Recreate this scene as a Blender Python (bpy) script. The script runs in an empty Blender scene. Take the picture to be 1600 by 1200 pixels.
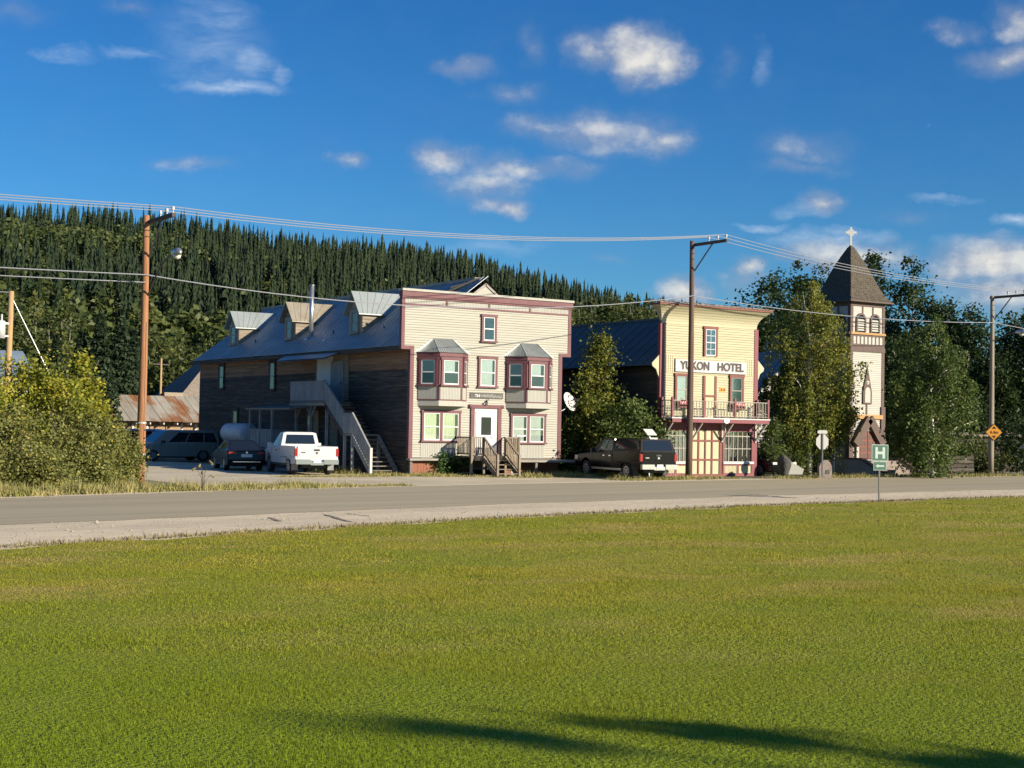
import bpy, bmesh, math, random
import numpy as np
from mathutils import Vector, Matrix
R = math.radians
random.seed(7); rng = np.random.default_rng(7)
sc = bpy.context.scene
COL = sc.collection

# ------------------------------------------------------------------ camera
# world axes: x runs along the street facades, y runs away from the street, z up (metres)
YAW, PITCH, ROLL, FPX, CAMH = R(33.2), R(1.70), R(1.05), 2300.0, 2.3
cam_d = bpy.data.cameras.new('camera'); cam = bpy.data.objects.new('camera', cam_d); COL.objects.link(cam)
cam_d.sensor_width = 36.0; cam_d.lens = FPX / 1600 * 36.0
cam_d.clip_start = 0.1; cam_d.clip_end = 6000
cam.matrix_world = (Matrix.Translation((0, 0, CAMH)) @ Matrix.Rotation(-YAW, 4, 'Z')
                    @ Matrix.Rotation(math.pi / 2 + PITCH, 4, 'X') @ Matrix.Rotation(ROLL, 4, 'Z'))
sc.camera = cam

# ------------------------------------------------------------------ light
SUN_EL = R(19.5); SUN_AZ = R(150.0)          # azimuth clockwise from +y
sdir = Vector((math.sin(SUN_AZ) * math.cos(SUN_EL), math.cos(SUN_AZ) * math.cos(SUN_EL), math.sin(SUN_EL)))
sun_d = bpy.data.lights.new('sun', 'SUN'); sun = bpy.data.objects.new('sun', sun_d); COL.objects.link(sun)
sun_d.energy = 5.0; sun_d.angle = R(0.55); sun_d.color = (1.0, 0.88, 0.70)
sun.rotation_euler = sdir.to_track_quat('Z', 'Y').to_euler(); sun.location = (30, -30, 40)
sc.view_settings.view_transform = 'Standard'; sc.view_settings.look = 'None'
sc.view_settings.exposure = 0.72; sc.view_settings.gamma = 1.0
sc.view_settings.use_curve_mapping = False
SKY_STRENGTH = 0.075

def pix(x, y):                                # a pixel of the 1600x1200 photograph as a world direction
    X = (x - 800) / FPX; Z = -(y - 600) / FPX
    a = X * math.cos(ROLL) - Z * math.sin(ROLL); zc = X * math.sin(ROLL) + Z * math.cos(ROLL)
    f = math.cos(PITCH) - zc * math.sin(PITCH); z = math.sin(PITCH) + zc * math.cos(PITCH)
    return (a * math.cos(YAW) + f * math.sin(YAW), -a * math.sin(YAW) + f * math.cos(YAW), z)
def gnd(x, y, z=0.0):
    d = pix(x, y); t = (z - CAMH) / d[2]; return (d[0] * t, d[1] * t, z)
def onv(x, y, v):
    d = pix(x, y); t = v / d[1]; return (d[0] * t, v, CAMH + d[2] * t)
def at_dist(x, y, dist):
    d = pix(x, y); h = math.hypot(d[0], d[1]); t = dist / h; return (d[0] * t, d[1] * t, CAMH + d[2] * t)

# ------------------------------------------------------------------ sky with clouds
world = bpy.data.worlds.new('World'); sc.world = world; world.use_nodes = True
wn = world.node_tree.nodes; wl = world.node_tree.links; wn.clear()
def wnew(t, **k):
    n = wn.new(t)
    for a, b in k.items(): setattr(n, a, b)
    return n
def wset(n, **k):
    for a, b in k.items(): n.inputs[int(a[1:])].default_value = b
    return n
def wmath(op, a, b=None, c=None, clamp=False):
    n = wnew('ShaderNodeMath', operation=op, use_clamp=clamp)
    for i, v in enumerate((a, b, c)):
        if v is None: continue
        if isinstance(v, (int, float)): n.inputs[i].default_value = v
        else: wl.new(v, n.inputs[i])
    return n.outputs[0]
out = wnew('ShaderNodeOutputWorld')
sky = wnew('ShaderNodeTexSky', sky_type='NISHITA', sun_disc=False)
sky.sun_elevation = SUN_EL; sky.sun_rotation = SUN_AZ
sky.air_density = 1.0; sky.dust_density = 0.25; sky.ozone_density = 3.0; sky.altitude = 300
hsv = wnew('ShaderNodeHueSaturation'); hsv.inputs['Hue'].default_value = .5; hsv.inputs['Saturation'].default_value = 1.28; hsv.inputs['Value'].default_value = 1.0
wl.new(sky.outputs[0], hsv.inputs['Color'])
bg = wnew('ShaderNodeBackground'); bg.inputs[1].default_value = SKY_STRENGTH
tint = wnew('ShaderNodeMix', data_type='RGBA', blend_type='MULTIPLY'); tint.inputs[0].default_value = 1.0; wl.new(hsv.outputs[0], tint.inputs[6]); tint.inputs[7].default_value = (.38, .70, .95, 1)
wl.new(tint.outputs[2], bg.inputs[0])
tc = wnew('ShaderNodeTexCoord'); sep = wnew('ShaderNodeSeparateXYZ'); wl.new(tc.outputs['Generated'], sep.inputs[0])
az = wmath('ARCTAN2', sep.outputs[0], sep.outputs[1]); el = wmath('ARCSINE', sep.outputs[2])
comb = wnew('ShaderNodeCombineXYZ'); wl.new(az, comb.inputs[0]); wl.new(el, comb.inputs[1])
def noise(vec, scale, detail, rough, off=(0, 0, 0), stretch=(1, 1, 1), dist=0.0):
    m = wnew('ShaderNodeMapping'); wl.new(vec, m.inputs[0])
    m.inputs['Location'].default_value = off; m.inputs['Scale'].default_value = stretch
    n = wnew('ShaderNodeTexNoise'); wl.new(m.outputs[0], n.inputs['Vector'])
    n.inputs['Scale'].default_value = scale; n.inputs['Detail'].default_value = detail; n.inputs['Roughness'].default_value = rough
    n.inputs['Distortion'].default_value = dist
    return n.outputs[0]
# warped coordinates so that the clouds have torn, billowy outlines
wv = wnew('ShaderNodeTexNoise'); wl.new(comb.outputs[0], wv.inputs['Vector'])
wv.inputs['Scale'].default_value = 22; wv.inputs['Detail'].default_value = 5; wv.inputs['Roughness'].default_value = 0.6
wsub = wnew('ShaderNodeVectorMath', operation='SUBTRACT'); wl.new(wv.outputs['Color'], wsub.inputs[0]); wsub.inputs[1].default_value = (.5, .5, .5)
wsc = wnew('ShaderNodeVectorMath', operation='MULTIPLY'); wl.new(wsub.outputs[0], wsc.inputs[0]); wsc.inputs[1].default_value = (.045, .026, 0)
wad = wnew('ShaderNodeVectorMath', operation='ADD'); wl.new(comb.outputs[0], wad.inputs[0]); wl.new(wsc.outputs[0], wad.inputs[1])
def azel(x, y):
    d = pix(x, y); return math.atan2(d[0], d[1]), math.asin(d[2] / math.sqrt(d[0]**2 + d[1]**2 + d[2]**2))
def blobs(lst, vec):
    acc = None
    for (x, y, rx, ry, w) in lst:
        a, e = azel(x, y)
        s = wnew('ShaderNodeVectorMath', operation='SUBTRACT'); wl.new(vec, s.inputs[0]); s.inputs[1].default_value = (a, e, 0)
        m = wnew('ShaderNodeVectorMath', operation='MULTIPLY'); wl.new(s.outputs[0], m.inputs[0])
        m.inputs[1].default_value = (FPX / rx, FPX / ry, 0)
        l = wnew('ShaderNodeVectorMath', operation='LENGTH'); wl.new(m.outputs[0], l.inputs[0])
        v = wmath('MULTIPLY', wmath('SUBTRACT', 1.0, l.outputs['Value']), w)
        acc = v if acc is None else wmath('MAXIMUM', acc, v)
    return acc
CUM = [(1000, 85, 85, 62, 1.25), (930, 85, 70, 45, .75), (1035, 95, 60, 45, 1.2), (720, 108, 70, 24, .6), (800, 145, 80, 22, .42), (830, 75, 45, 40, .4),
       (950, 205, 175, 48, .74), (1040, 220, 85, 38, .7), (840, 195, 85, 34, .62), (700, 245, 75, 38, .8), (800, 262, 165, 34, .72), (760, 285, 110, 50, .6),
       (790, 325, 60, 24, .9), (545, 251, 38, 20, .6), (300, 258, 90, 18, .5), (1285, 315, 60, 28, .8), (1260, 235, 110, 40, .38), (1240, 262, 90, 18, .4),
       (1168, 418, 40, 26, .8), (1165, 440, 60, 40, .5), (1068, 455, 60, 34, 1.0), (1330, 400, 150, 34, .95), (1550, 405, 110, 52, 1.25), (1500, 425, 60, 36, .9),
       (1590, 452, 150, 50, .95), (1490, 48, 55, 24, .5), (1590, 30, 60, 45, .9), (1570, 95, 85, 34, .75), (1130, 110, 30, 50, .28), (30, 20, 60, 30, .3), (200, 15, 60, 22, .32), (960, 412, 60, 14, .25), (1420, 345, 80, 20, .3)]
cum = blobs(CUM, wad.outputs[0])
# clouds of the same kind all round the rest of the sky
rest = noise(comb.outputs[0], 5.0, 4, .55, (3.1, 7.7, 0), (1, 2.2, 1))
a0, _ = azel(-120, 600); a1, _ = azel(1720, 600)
outside = wmath('MULTIPLY', wmath('MAXIMUM', wmath('SUBTRACT', a0, az), wmath('SUBTRACT', az, a1)), 6.0, clamp=True)
above = wmath('MULTIPLY', wmath('SUBTRACT', el, 0.32), 6.0, clamp=True)
rest2 = wmath('MULTIPLY', wmath('SUBTRACT', rest, .56), wmath('MULTIPLY', wmath('MAXIMUM', outside, above), 4.5))
cum = wmath('MAXIMUM', cum, rest2)
n1 = noise(comb.outputs[0], 26, 8, .56, (0, 0, 0), (1, 1.35, 1))
n1s = noise(comb.outputs[0], 26, 8, .56, (.006, .010, 0), (1, 1.35, 1))      # the same field a little nearer the sun
n2 = noise(comb.outputs[0], 90, 5, .6, (1.7, 3, 0), (1, 1.4, 1))
dens0 = wmath('ADD', wmath('MULTIPLY_ADD', cum, 1.0, 0.22), wmath('MULTIPLY', wmath('SUBTRACT', n1, .5), 1.15))
dens0 = wmath('ADD', dens0, wmath('MULTIPLY', wmath('SUBTRACT', n2, .5), .25))
gate = wmath('MULTIPLY', wmath('ADD', cum, .16), 2.4, clamp=True)
dens = wmath('MULTIPLY', wmath('MULTIPLY', dens0, gate), .95, clamp=True)
sm = wnew('ShaderNodeMapRange', interpolation_type='SMOOTHSTEP'); wl.new(dens, sm.inputs[0]); sm.inputs[4].default_value = .96
cdens = sm.outputs[0]
# cirrus streaks
CIR = [(400, 95, 50, 26, .75), (445, 112, 26, 20, .8), (360, 130, 110, 16, .85), (345, 30, 80, 40, .5), (110, 82, 46, 16, .7), (205, 82, 60, 10, .45), (330, 75, 120, 70, .32), (1190, 355, 50, 9, .8), (1290, 372, 110, 18, .9),
       (1250, 330, 60, 16, .6), (1590, 340, 40, 12, .8), (1540, 372, 80, 16, .6), (1480, 315, 60, 8, .5), (1185, 100, 22, 40, .35), (760, 385, 120, 18, .35)]
cir = blobs(CIR, wad.outputs[0])
n3 = noise(comb.outputs[0], 30, 7, .62, (2, 5, 0), (1, 3.2, 1), 0.6)
cd = wmath('MULTIPLY', wmath('MULTIPLY', cir, wmath('MULTIPLY_ADD', n3, 2.6, -0.72)), 1.15, clamp=True)
cd = wmath('MULTIPLY', cd, .8)
lit = wmath('MULTIPLY_ADD', wmath('SUBTRACT', n1, n1s), 3.6, wmath('MULTIPLY_ADD', dens, .30, wmath('MULTIPLY_ADD', cum, .80, -.42)), clamp=True)
ccol = wnew('ShaderNodeMix', data_type='RGBA'); wl.new(lit, ccol.inputs[0])
ccol.inputs[6].default_value = (.19, .225, .305, 1); ccol.inputs[7].default_value = (.50, .49, .46, 1)
bgc = wnew('ShaderNodeBackground'); bgc.inputs[1].default_value = 1.0; wl.new(ccol.outputs[2], bgc.inputs[0])
bgi = wnew('ShaderNodeBackground'); bgi.inputs[1].default_value = 1.0; bgi.inputs[0].default_value = (.36, .44, .54, 1)
mx0 = wnew('ShaderNodeMixShader'); wl.new(cd, mx0.inputs[0]); wl.new(bg.outputs[0], mx0.inputs[1]); wl.new(bgi.outputs[0], mx0.inputs[2])
mx = wnew('ShaderNodeMixShader'); wl.new(wmath('MULTIPLY', cdens, wmath('MULTIPLY_ADD', cum, .55, .42, clamp=True)), mx.inputs[0]); wl.new(mx0.outputs[0], mx.inputs[1]); wl.new(bgc.outputs[0], mx.inputs[2])
wl.new(mx.outputs[0], out.inputs[0])

# ------------------------------------------------------------------ materials
MATS = {}
def mat(name, c1, c2=None, scale=3.0, stretch=(1, 1, 1), rough=.7, metal=0.0, bump=0.0, bscale=None, var=0.0, rot=0.0, lo=.35, hi=.65, spec=.5, detail=6, dirt=None, dscale=.6, dlo=.5, dhi=.7):
    m = bpy.data.materials.new(name); m.use_nodes = True; MATS[name] = m
    N = m.node_tree.nodes; Lk = m.node_tree.links; b = N['Principled BSDF']
    b.inputs['Roughness'].default_value = rough; b.inputs['Metallic'].default_value = metal
    b.inputs['Specular IOR Level'].default_value = spec
    c1 = tuple(c1) + (1,); c2 = tuple(c2) + (1,) if c2 else c1
    geo = N.new('ShaderNodeNewGeometry'); mp = N.new('ShaderNodeMapping'); mp.inputs['Scale'].default_value = stretch
    pr = N.new('ShaderNodeMapping'); pr.inputs['Rotation'].default_value = (0, 0, -rot); Lk.new(geo.outputs['Position'], pr.inputs[0]); Lk.new(pr.outputs[0], mp.inputs[0])
    nz = N.new('ShaderNodeTexNoise'); nz.inputs['Scale'].default_value = scale; nz.inputs['Detail'].default_value = detail; nz.inputs['Roughness'].default_value = .6
    Lk.new(mp.outputs[0], nz.inputs['Vector'])
    mr = N.new('ShaderNodeMapRange'); mr.inputs[1].default_value = lo; mr.inputs[2].default_value = hi; Lk.new(nz.outputs[0], mr.inputs[0])
    mix = N.new('ShaderNodeMix'); mix.data_type = 'RGBA'; Lk.new(mr.outputs[0], mix.inputs[0])
    mix.inputs[6].default_value = c1; mix.inputs[7].default_value = c2
    col = mix.outputs[2]
    if dirt:
        nd = N.new('ShaderNodeTexNoise'); nd.inputs['Scale'].default_value = dscale; nd.inputs['Detail'].default_value = 8; nd.inputs['Roughness'].default_value = .65
        Lk.new(mp.outputs[0], nd.inputs['Vector'])
        md = N.new('ShaderNodeMapRange'); md.inputs[1].default_value = dlo; md.inputs[2].default_value = dhi; Lk.new(nd.outputs[0], md.inputs[0])
        mx2 = N.new('ShaderNodeMix'); mx2.data_type = 'RGBA'; Lk.new(md.outputs[0], mx2.inputs[0]); Lk.new(col, mx2.inputs[6]); mx2.inputs[7].default_value = tuple(dirt) + (1,)
        col = mx2.outputs[2]
    if var:
        oi = N.new('ShaderNodeObjectInfo'); h = N.new('ShaderNodeHueSaturation')
        v = N.new('ShaderNodeMapRange'); v.inputs[3].default_value = 1 - var; v.inputs[4].default_value = 1 + var
        Lk.new(oi.outputs['Random'], v.inputs[0]); Lk.new(v.outputs[0], h.inputs['Value']); Lk.new(col, h.inputs['Color']); col = h.outputs[0]
    Lk.new(col, b.inputs['Base Color'])
    if bump:
        nb = N.new('ShaderNodeTexNoise'); nb.inputs['Scale'].default_value = bscale or scale * 4; nb.inputs['Detail'].default_value = 4
        Lk.new(mp.outputs[0], nb.inputs['Vector'])
        bp = N.new('ShaderNodeBump'); bp.inputs['Strength'].default_value = bump; bp.inputs['Distance'].default_value = .03
        Lk.new(nb.outputs[0], bp.inputs['Height']); Lk.new(bp.outputs[0], b.inputs['Normal'])
    return m
def leafmat(name, ramp, trans=.35, rough=.55):
    m = bpy.data.materials.new(name); m.use_nodes = True; MATS[name] = m
    N = m.node_tree.nodes; Lk = m.node_tree.links; b = N['Principled BSDF']; o = N['Material Output']
    at = N.new('ShaderNodeAttribute'); at.attribute_name = 'tone'
    cr = N.new('ShaderNodeValToRGB'); e = cr.color_ramp.elements
    for i, (p, c) in enumerate(ramp):
        el_ = e[i] if i < 2 else e.new(p)
        el_.position = p; el_.color = tuple(c) + (1,)
    Lk.new(at.outputs['Fac'], cr.inputs[0]); Lk.new(cr.outputs[0], b.inputs['Base Color'])
    b.inputs['Roughness'].default_value = rough; b.inputs['Specular IOR Level'].default_value = .3
    t = N.new('ShaderNodeBsdfTranslucent'); Lk.new(cr.outputs[0], t.inputs[0])
    mx_ = N.new('ShaderNodeMixShader'); mx_.inputs[0].default_value = trans
    Lk.new(b.outputs[0], mx_.inputs[1]); Lk.new(t.outputs[0], mx_.inputs[2]); Lk.new(mx_.outputs[0], o.inputs[0])
    return m
def glassmat(name, tint=(.9, .95, .95), fac=.0):
    m = bpy.data.materials.new(name); m.use_nodes = True; MATS[name] = m
    N = m.node_tree.nodes; Lk = m.node_tree.links; o = N['Material Output']; N.remove(N['Principled BSDF'])
    tr = N.new('ShaderNodeBsdfTransparent'); tr.inputs[0].default_value = tuple(tint) + (1,)
    g = N.new('ShaderNodeBsdfGlossy'); g.inputs['Roughness'].default_value = .03
    fr = N.new('ShaderNodeFresnel'); fr.inputs[0].default_value = 1.5
    ad = N.new('ShaderNodeMath'); ad.operation = 'ADD'; ad.inputs[1].default_value = .05 + fac; Lk.new(fr.outputs[0], ad.inputs[0])
    mx_ = N.new('ShaderNodeMixShader'); Lk.new(ad.outputs[0], mx_.inputs[0]); Lk.new(tr.outputs[0], mx_.inputs[1]); Lk.new(g.outputs[0], mx_.inputs[2])
    Lk.new(mx_.outputs[0], o.inputs[0]); return m

mat('cream', (.405, .395, .338), (.36, .35, .295), 1.2, (.3, .3, 4), .75, var=.035, bump=.1, dirt=(.33, .31, .25), dscale=1.6, dlo=.52, dhi=.82)
mat('cream_panel', (.405, .40, .352), (.36, .355, .31), 2, (6, 6, .4), .75, var=.02)
mat('white_paint', (.55, .55, .53), (.48, .48, .46), 2, (1, 1, 1), .6)
mat('white_vinyl', (.60, .60, .60), (.56, .56, .56), 2, (1, 1, 1), .4)
mat('maroon', (.125, .042, .050), (.15, .055, .062), 2.5, (1, 1, 1), .65, dirt=(.19, .11, .105), dscale=2, dlo=.6, dhi=.85)
mat('dark_inside', (.012, .012, .013), rough=.9)
mat('curtain', (.62, .62, .45), (.52, .52, .36), 9, (3, 3, .15), .9)
mat('blind', (.52, .52, .47), (.46, .46, .41), 3, (1, 1, 1), .8)
mat('grey_sill', (.36, .34, .30), (.26, .24, .21), 2, (.5, 3, 3), .85, var=.1)
mat('brick_skirt', (.30, .12, .07), (.22, .09, .055), 6, (3, 3, .5), .9)
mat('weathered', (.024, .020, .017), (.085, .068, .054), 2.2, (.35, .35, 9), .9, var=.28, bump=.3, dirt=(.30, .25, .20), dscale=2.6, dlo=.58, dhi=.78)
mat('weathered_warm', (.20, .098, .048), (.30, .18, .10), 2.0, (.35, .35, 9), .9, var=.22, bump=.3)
mat('weathered_pale', (.34, .29, .22), (.22, .18, .13), 2.5, (.6, .6, 7), .9, var=.15, bump=.2)
mat('grey_wood', (.20, .185, .16), (.13, .12, .10), 5, (1, 1, 2), .9, var=.15)
mat('deck_wood', (.27, .22, .16), (.19, .15, .105), 4, (2, 2, 1), .85, var=.16)
mat('grey_paint', (.27, .28, .28), (.19, .20, .205), 2.4, (2, 2, 1), .8, var=.1)
mat('metal_roof', (.40, .405, .40), (.29, .295, .29), .8, (1, .3, 1), .5, .35, var=.07, dirt=(.34, .34, .33), dscale=1.5, dlo=.55, dhi=.8)
mat('metal_roof_pale', (.36, .40, .39), (.30, .34, .33), 1.2, (1, 1, 1), .5, .35, var=.04)
mat('metal_roof_rusty', (.33, .31, .25), (.25, .20, .14), 1.3, (1, 1, 1), .6, .2)
mat('corrugated', (.42, .45, .44), (.34, .37, .36), 2, (1, 1, 1), .45, .5)
mat('galvanised', (.55, .55, .54), (.45, .45, .44), 3, (1, 1, .4), .35, .8)
mat('rust_roof', (.38, .355, .29), (.30, .275, .22), .9, (1, .3, .3), .65, .15, dirt=(.24, .105, .04), dscale=.55, dlo=.44, dhi=.55, var=.08)
mat('yellow', (.43, .40, .262), (.395, .365, .235), 1.5, (.4, .4, 3), .7, var=.03, bump=.08)
mat('yellow_panel', (.475, .44, .285), (.44, .40, .25), 2, (1, 1, 1), .7)
mat('red_trim', (.20, .045, .056), (.17, .036, .047), 2, (1, 1, 1), .6)
mat('rust_trim', (.20, .062, .045), (.16, .05, .038), 3, (1, 1, 1), .7)
mat('old_shingle', (.16, .125, .10), (.26, .22, .18), 7, (1, 1, 1), .95, bump=.4)
mat('name_grey', (.085, .09, .082), (.12, .12, .105), 5, rough=.85)
mat('letter', (.045, .030, .030), rough=.6)
mat('letter_shadow', (.34, .33, .32), rough=.7)
mat('sign_white', (.58, .575, .55), (.53, .525, .50), 3, rough=.6)
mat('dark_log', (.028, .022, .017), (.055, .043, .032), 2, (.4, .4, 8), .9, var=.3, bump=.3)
mat('dark_roof', (.125, .115, .098), (.10, .093, .08), .8, (1, .4, 1), .6, .1, var=.05)
mat('church_cream', (.43, .425, .378), (.39, .385, .338), 1.5, (.4, .4, 3), .7, var=.025)
mat('brown_trim', (.085, .052, .043), (.11, .07, .058), 2.5, rough=.7)
mat('ochre', (.42, .25, .09), (.36, .20, .07), 3, rough=.7)
mat('spire_shingle', (.055, .044, .034), (.13, .108, .082), 9, (1, 1, 1), .95, bump=.3, dirt=(.095, .088, .045), dscale=2.0, dlo=.5, dhi=.75)
mat('church_grey', (.46, .46, .44), (.40, .40, .385), 1.5, (.4, .4, 3), .75)
mat('church_roof', (.30, .29, .27), (.26, .25, .235), .8, rough=.6, metal=.1)
mat('concrete', (.42, .40, .35), (.34, .32, .28), 2.5, rough=.9, bump=.2)
mat('pole_orange', (.36, .175, .082), (.28, .125, .055), 3, (4, 4, .25), .85, bump=.3, dirt=(.17, .085, .045), dscale=3.5, dlo=.55, dhi=.7)
mat('pole_dark', (.105, .062, .045), (.15, .095, .068), 3, (4, 4, .25), .9, bump=.3)
mat('pole_grey', (.30, .255, .19), (.24, .20, .145), 3, (4, 4, .25), .85, bump=.2)
mat('pole_tan', (.45, .30, .15), (.38, .24, .11), 3, (4, 4, .25), .85)
mat('arm_wood', (.10, .08, .07), (.07, .055, .05), 4, rough=.9)
mat('iron', (.10, .10, .105), rough=.5, metal=.7)
mat('steel', (.55, .56, .57), rough=.35, metal=.9)
mat('porcelain', (.55, .56, .56), rough=.25)
mat('wire', (.50, .52, .55), rough=.4, metal=.6)
mat('lamp_glass', (.62, .60, .52), rough=.25)
mat('tank_white', (.55, .56, .57), (.45, .46, .47), 2, rough=.5, dirt=(.35, .33, .30), dscale=1.2, dlo=.62, dhi=.85)
mat('sign_green', (.012, .085, .055), rough=.45)
mat('sign_yellow', (.72, .30, .02), rough=.5)
mat('sign_pale', (.36, .44, .39), rough=.5)
mat('sign_back', (.46, .46, .43), rough=.4, metal=.2)
mat('black_print', (.012, .012, .012), rough=.6)
mat('boulder_stone', (.045, .042, .038), (.075, .07, .06), 4, rough=.95, bump=.5)
mat('stone', (.30, .25, .21), (.21, .17, .145), 4, rough=.95, bump=.5)
mat('tyre', (.018, .018, .019), rough=.85)
mat('rim', (.52, .53, .54), rough=.3, metal=.8)
mat('chrome', (.68, .68, .67), rough=.18, metal=.95)
mat('car_white', (.56, .56, .55), (.54, .54, .53), 1, rough=.28, spec=.6)
mat('car_black', (.006, .006, .007), rough=.16, spec=.22)
mat('car_navy', (.010, .012, .018), rough=.2, spec=.35)
mat('car_beige', (.36, .33, .285), rough=.3, metal=.35, spec=.6)
mat('car_silver', (.42, .46, .50), rough=.3, metal=.4)
mat('car_glass', (.012, .016, .020), rough=.04, spec=.8)
mat('car_trim', (.02, .02, .021), rough=.6)
mat('tail_red', (.32, .018, .015), rough=.2)
mat('plate', (.70, .70, .66), rough=.5)
mat('house_white', (.68, .66, .60), (.58, .56, .50), 1, rough=.8)
mat('house_roof', (.26, .34, .40), (.22, .29, .35), 1, rough=.5, metal=.3)
mat('house_red', (.20, .055, .035), rough=.7)
mat('tan_board', (.34, .24, .145), (.27, .17, .095), 2.5, (1, 1, 4), .85)
mat('pink_flower', (.62, .20, .22), (.70, .45, .40), 9, rough=.8)
mat('bark', (.085, .068, .052), (.13, .11, .085), 5, (1, 1, .5), .95, bump=.3)
mat('birch_bark', (.66, .63, .56), (.58, .55, .48), 3, (1, 1, 3), .85, dirt=(.05, .045, .04), dscale=4, dlo=.60, dhi=.68)
mat('pale_bark', (.38, .36, .29), (.27, .25, .20), 3, (1, 1, 2), .9)
glassmat('glass')
leafmat('leaf_poplar', [(0, (0.016, 0.033, 0.009)), (.5, (0.036, 0.065, 0.015)), (1, (0.078, 0.112, 0.027))])
leafmat('leaf_birch', [(0, (0.100, 0.127, 0.021)), (.5, (0.209, 0.230, 0.039)), (.85, (0.334, 0.291, 0.052)), (1, (0.451, 0.317, 0.060))], .4)
leafmat('leaf_birch_green', [(0, (0.046, 0.077, 0.018)), (.5, (0.115, 0.162, 0.040)), (1, (0.222, 0.254, 0.069))], .4)
leafmat('leaf_yellow', [(0, (0.154, 0.190, 0.025)), (.5, (0.296, 0.306, 0.036)), (1, (0.522, 0.422, 0.046))], .4)
leafmat('leaf_willow', [(0, (0.107, 0.122, 0.029)), (.5, (0.214, 0.227, 0.061)), (.9, (0.363, 0.336, 0.103)), (1, (0.555, 0.441, 0.081))], .35)
leafmat('leaf_aspen', [(0, (0.045, 0.064, 0.018)), (.5, (0.090, 0.113, 0.028)), (1, (0.173, 0.173, 0.045))], .35)
leafmat('leaf_bush', [(0, (0.030, 0.068, 0.018)), (.5, (0.068, 0.135, 0.033)), (1, (0.135, 0.225, 0.060))], .35)
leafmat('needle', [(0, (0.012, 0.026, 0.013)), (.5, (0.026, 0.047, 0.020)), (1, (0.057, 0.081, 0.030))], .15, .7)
leafmat('needle_far', [(0, (0.012, 0.023, 0.009)), (.5, (0.021, 0.038, 0.013)), (1, (0.041, 0.058, 0.018))], .12, .8)
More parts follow.
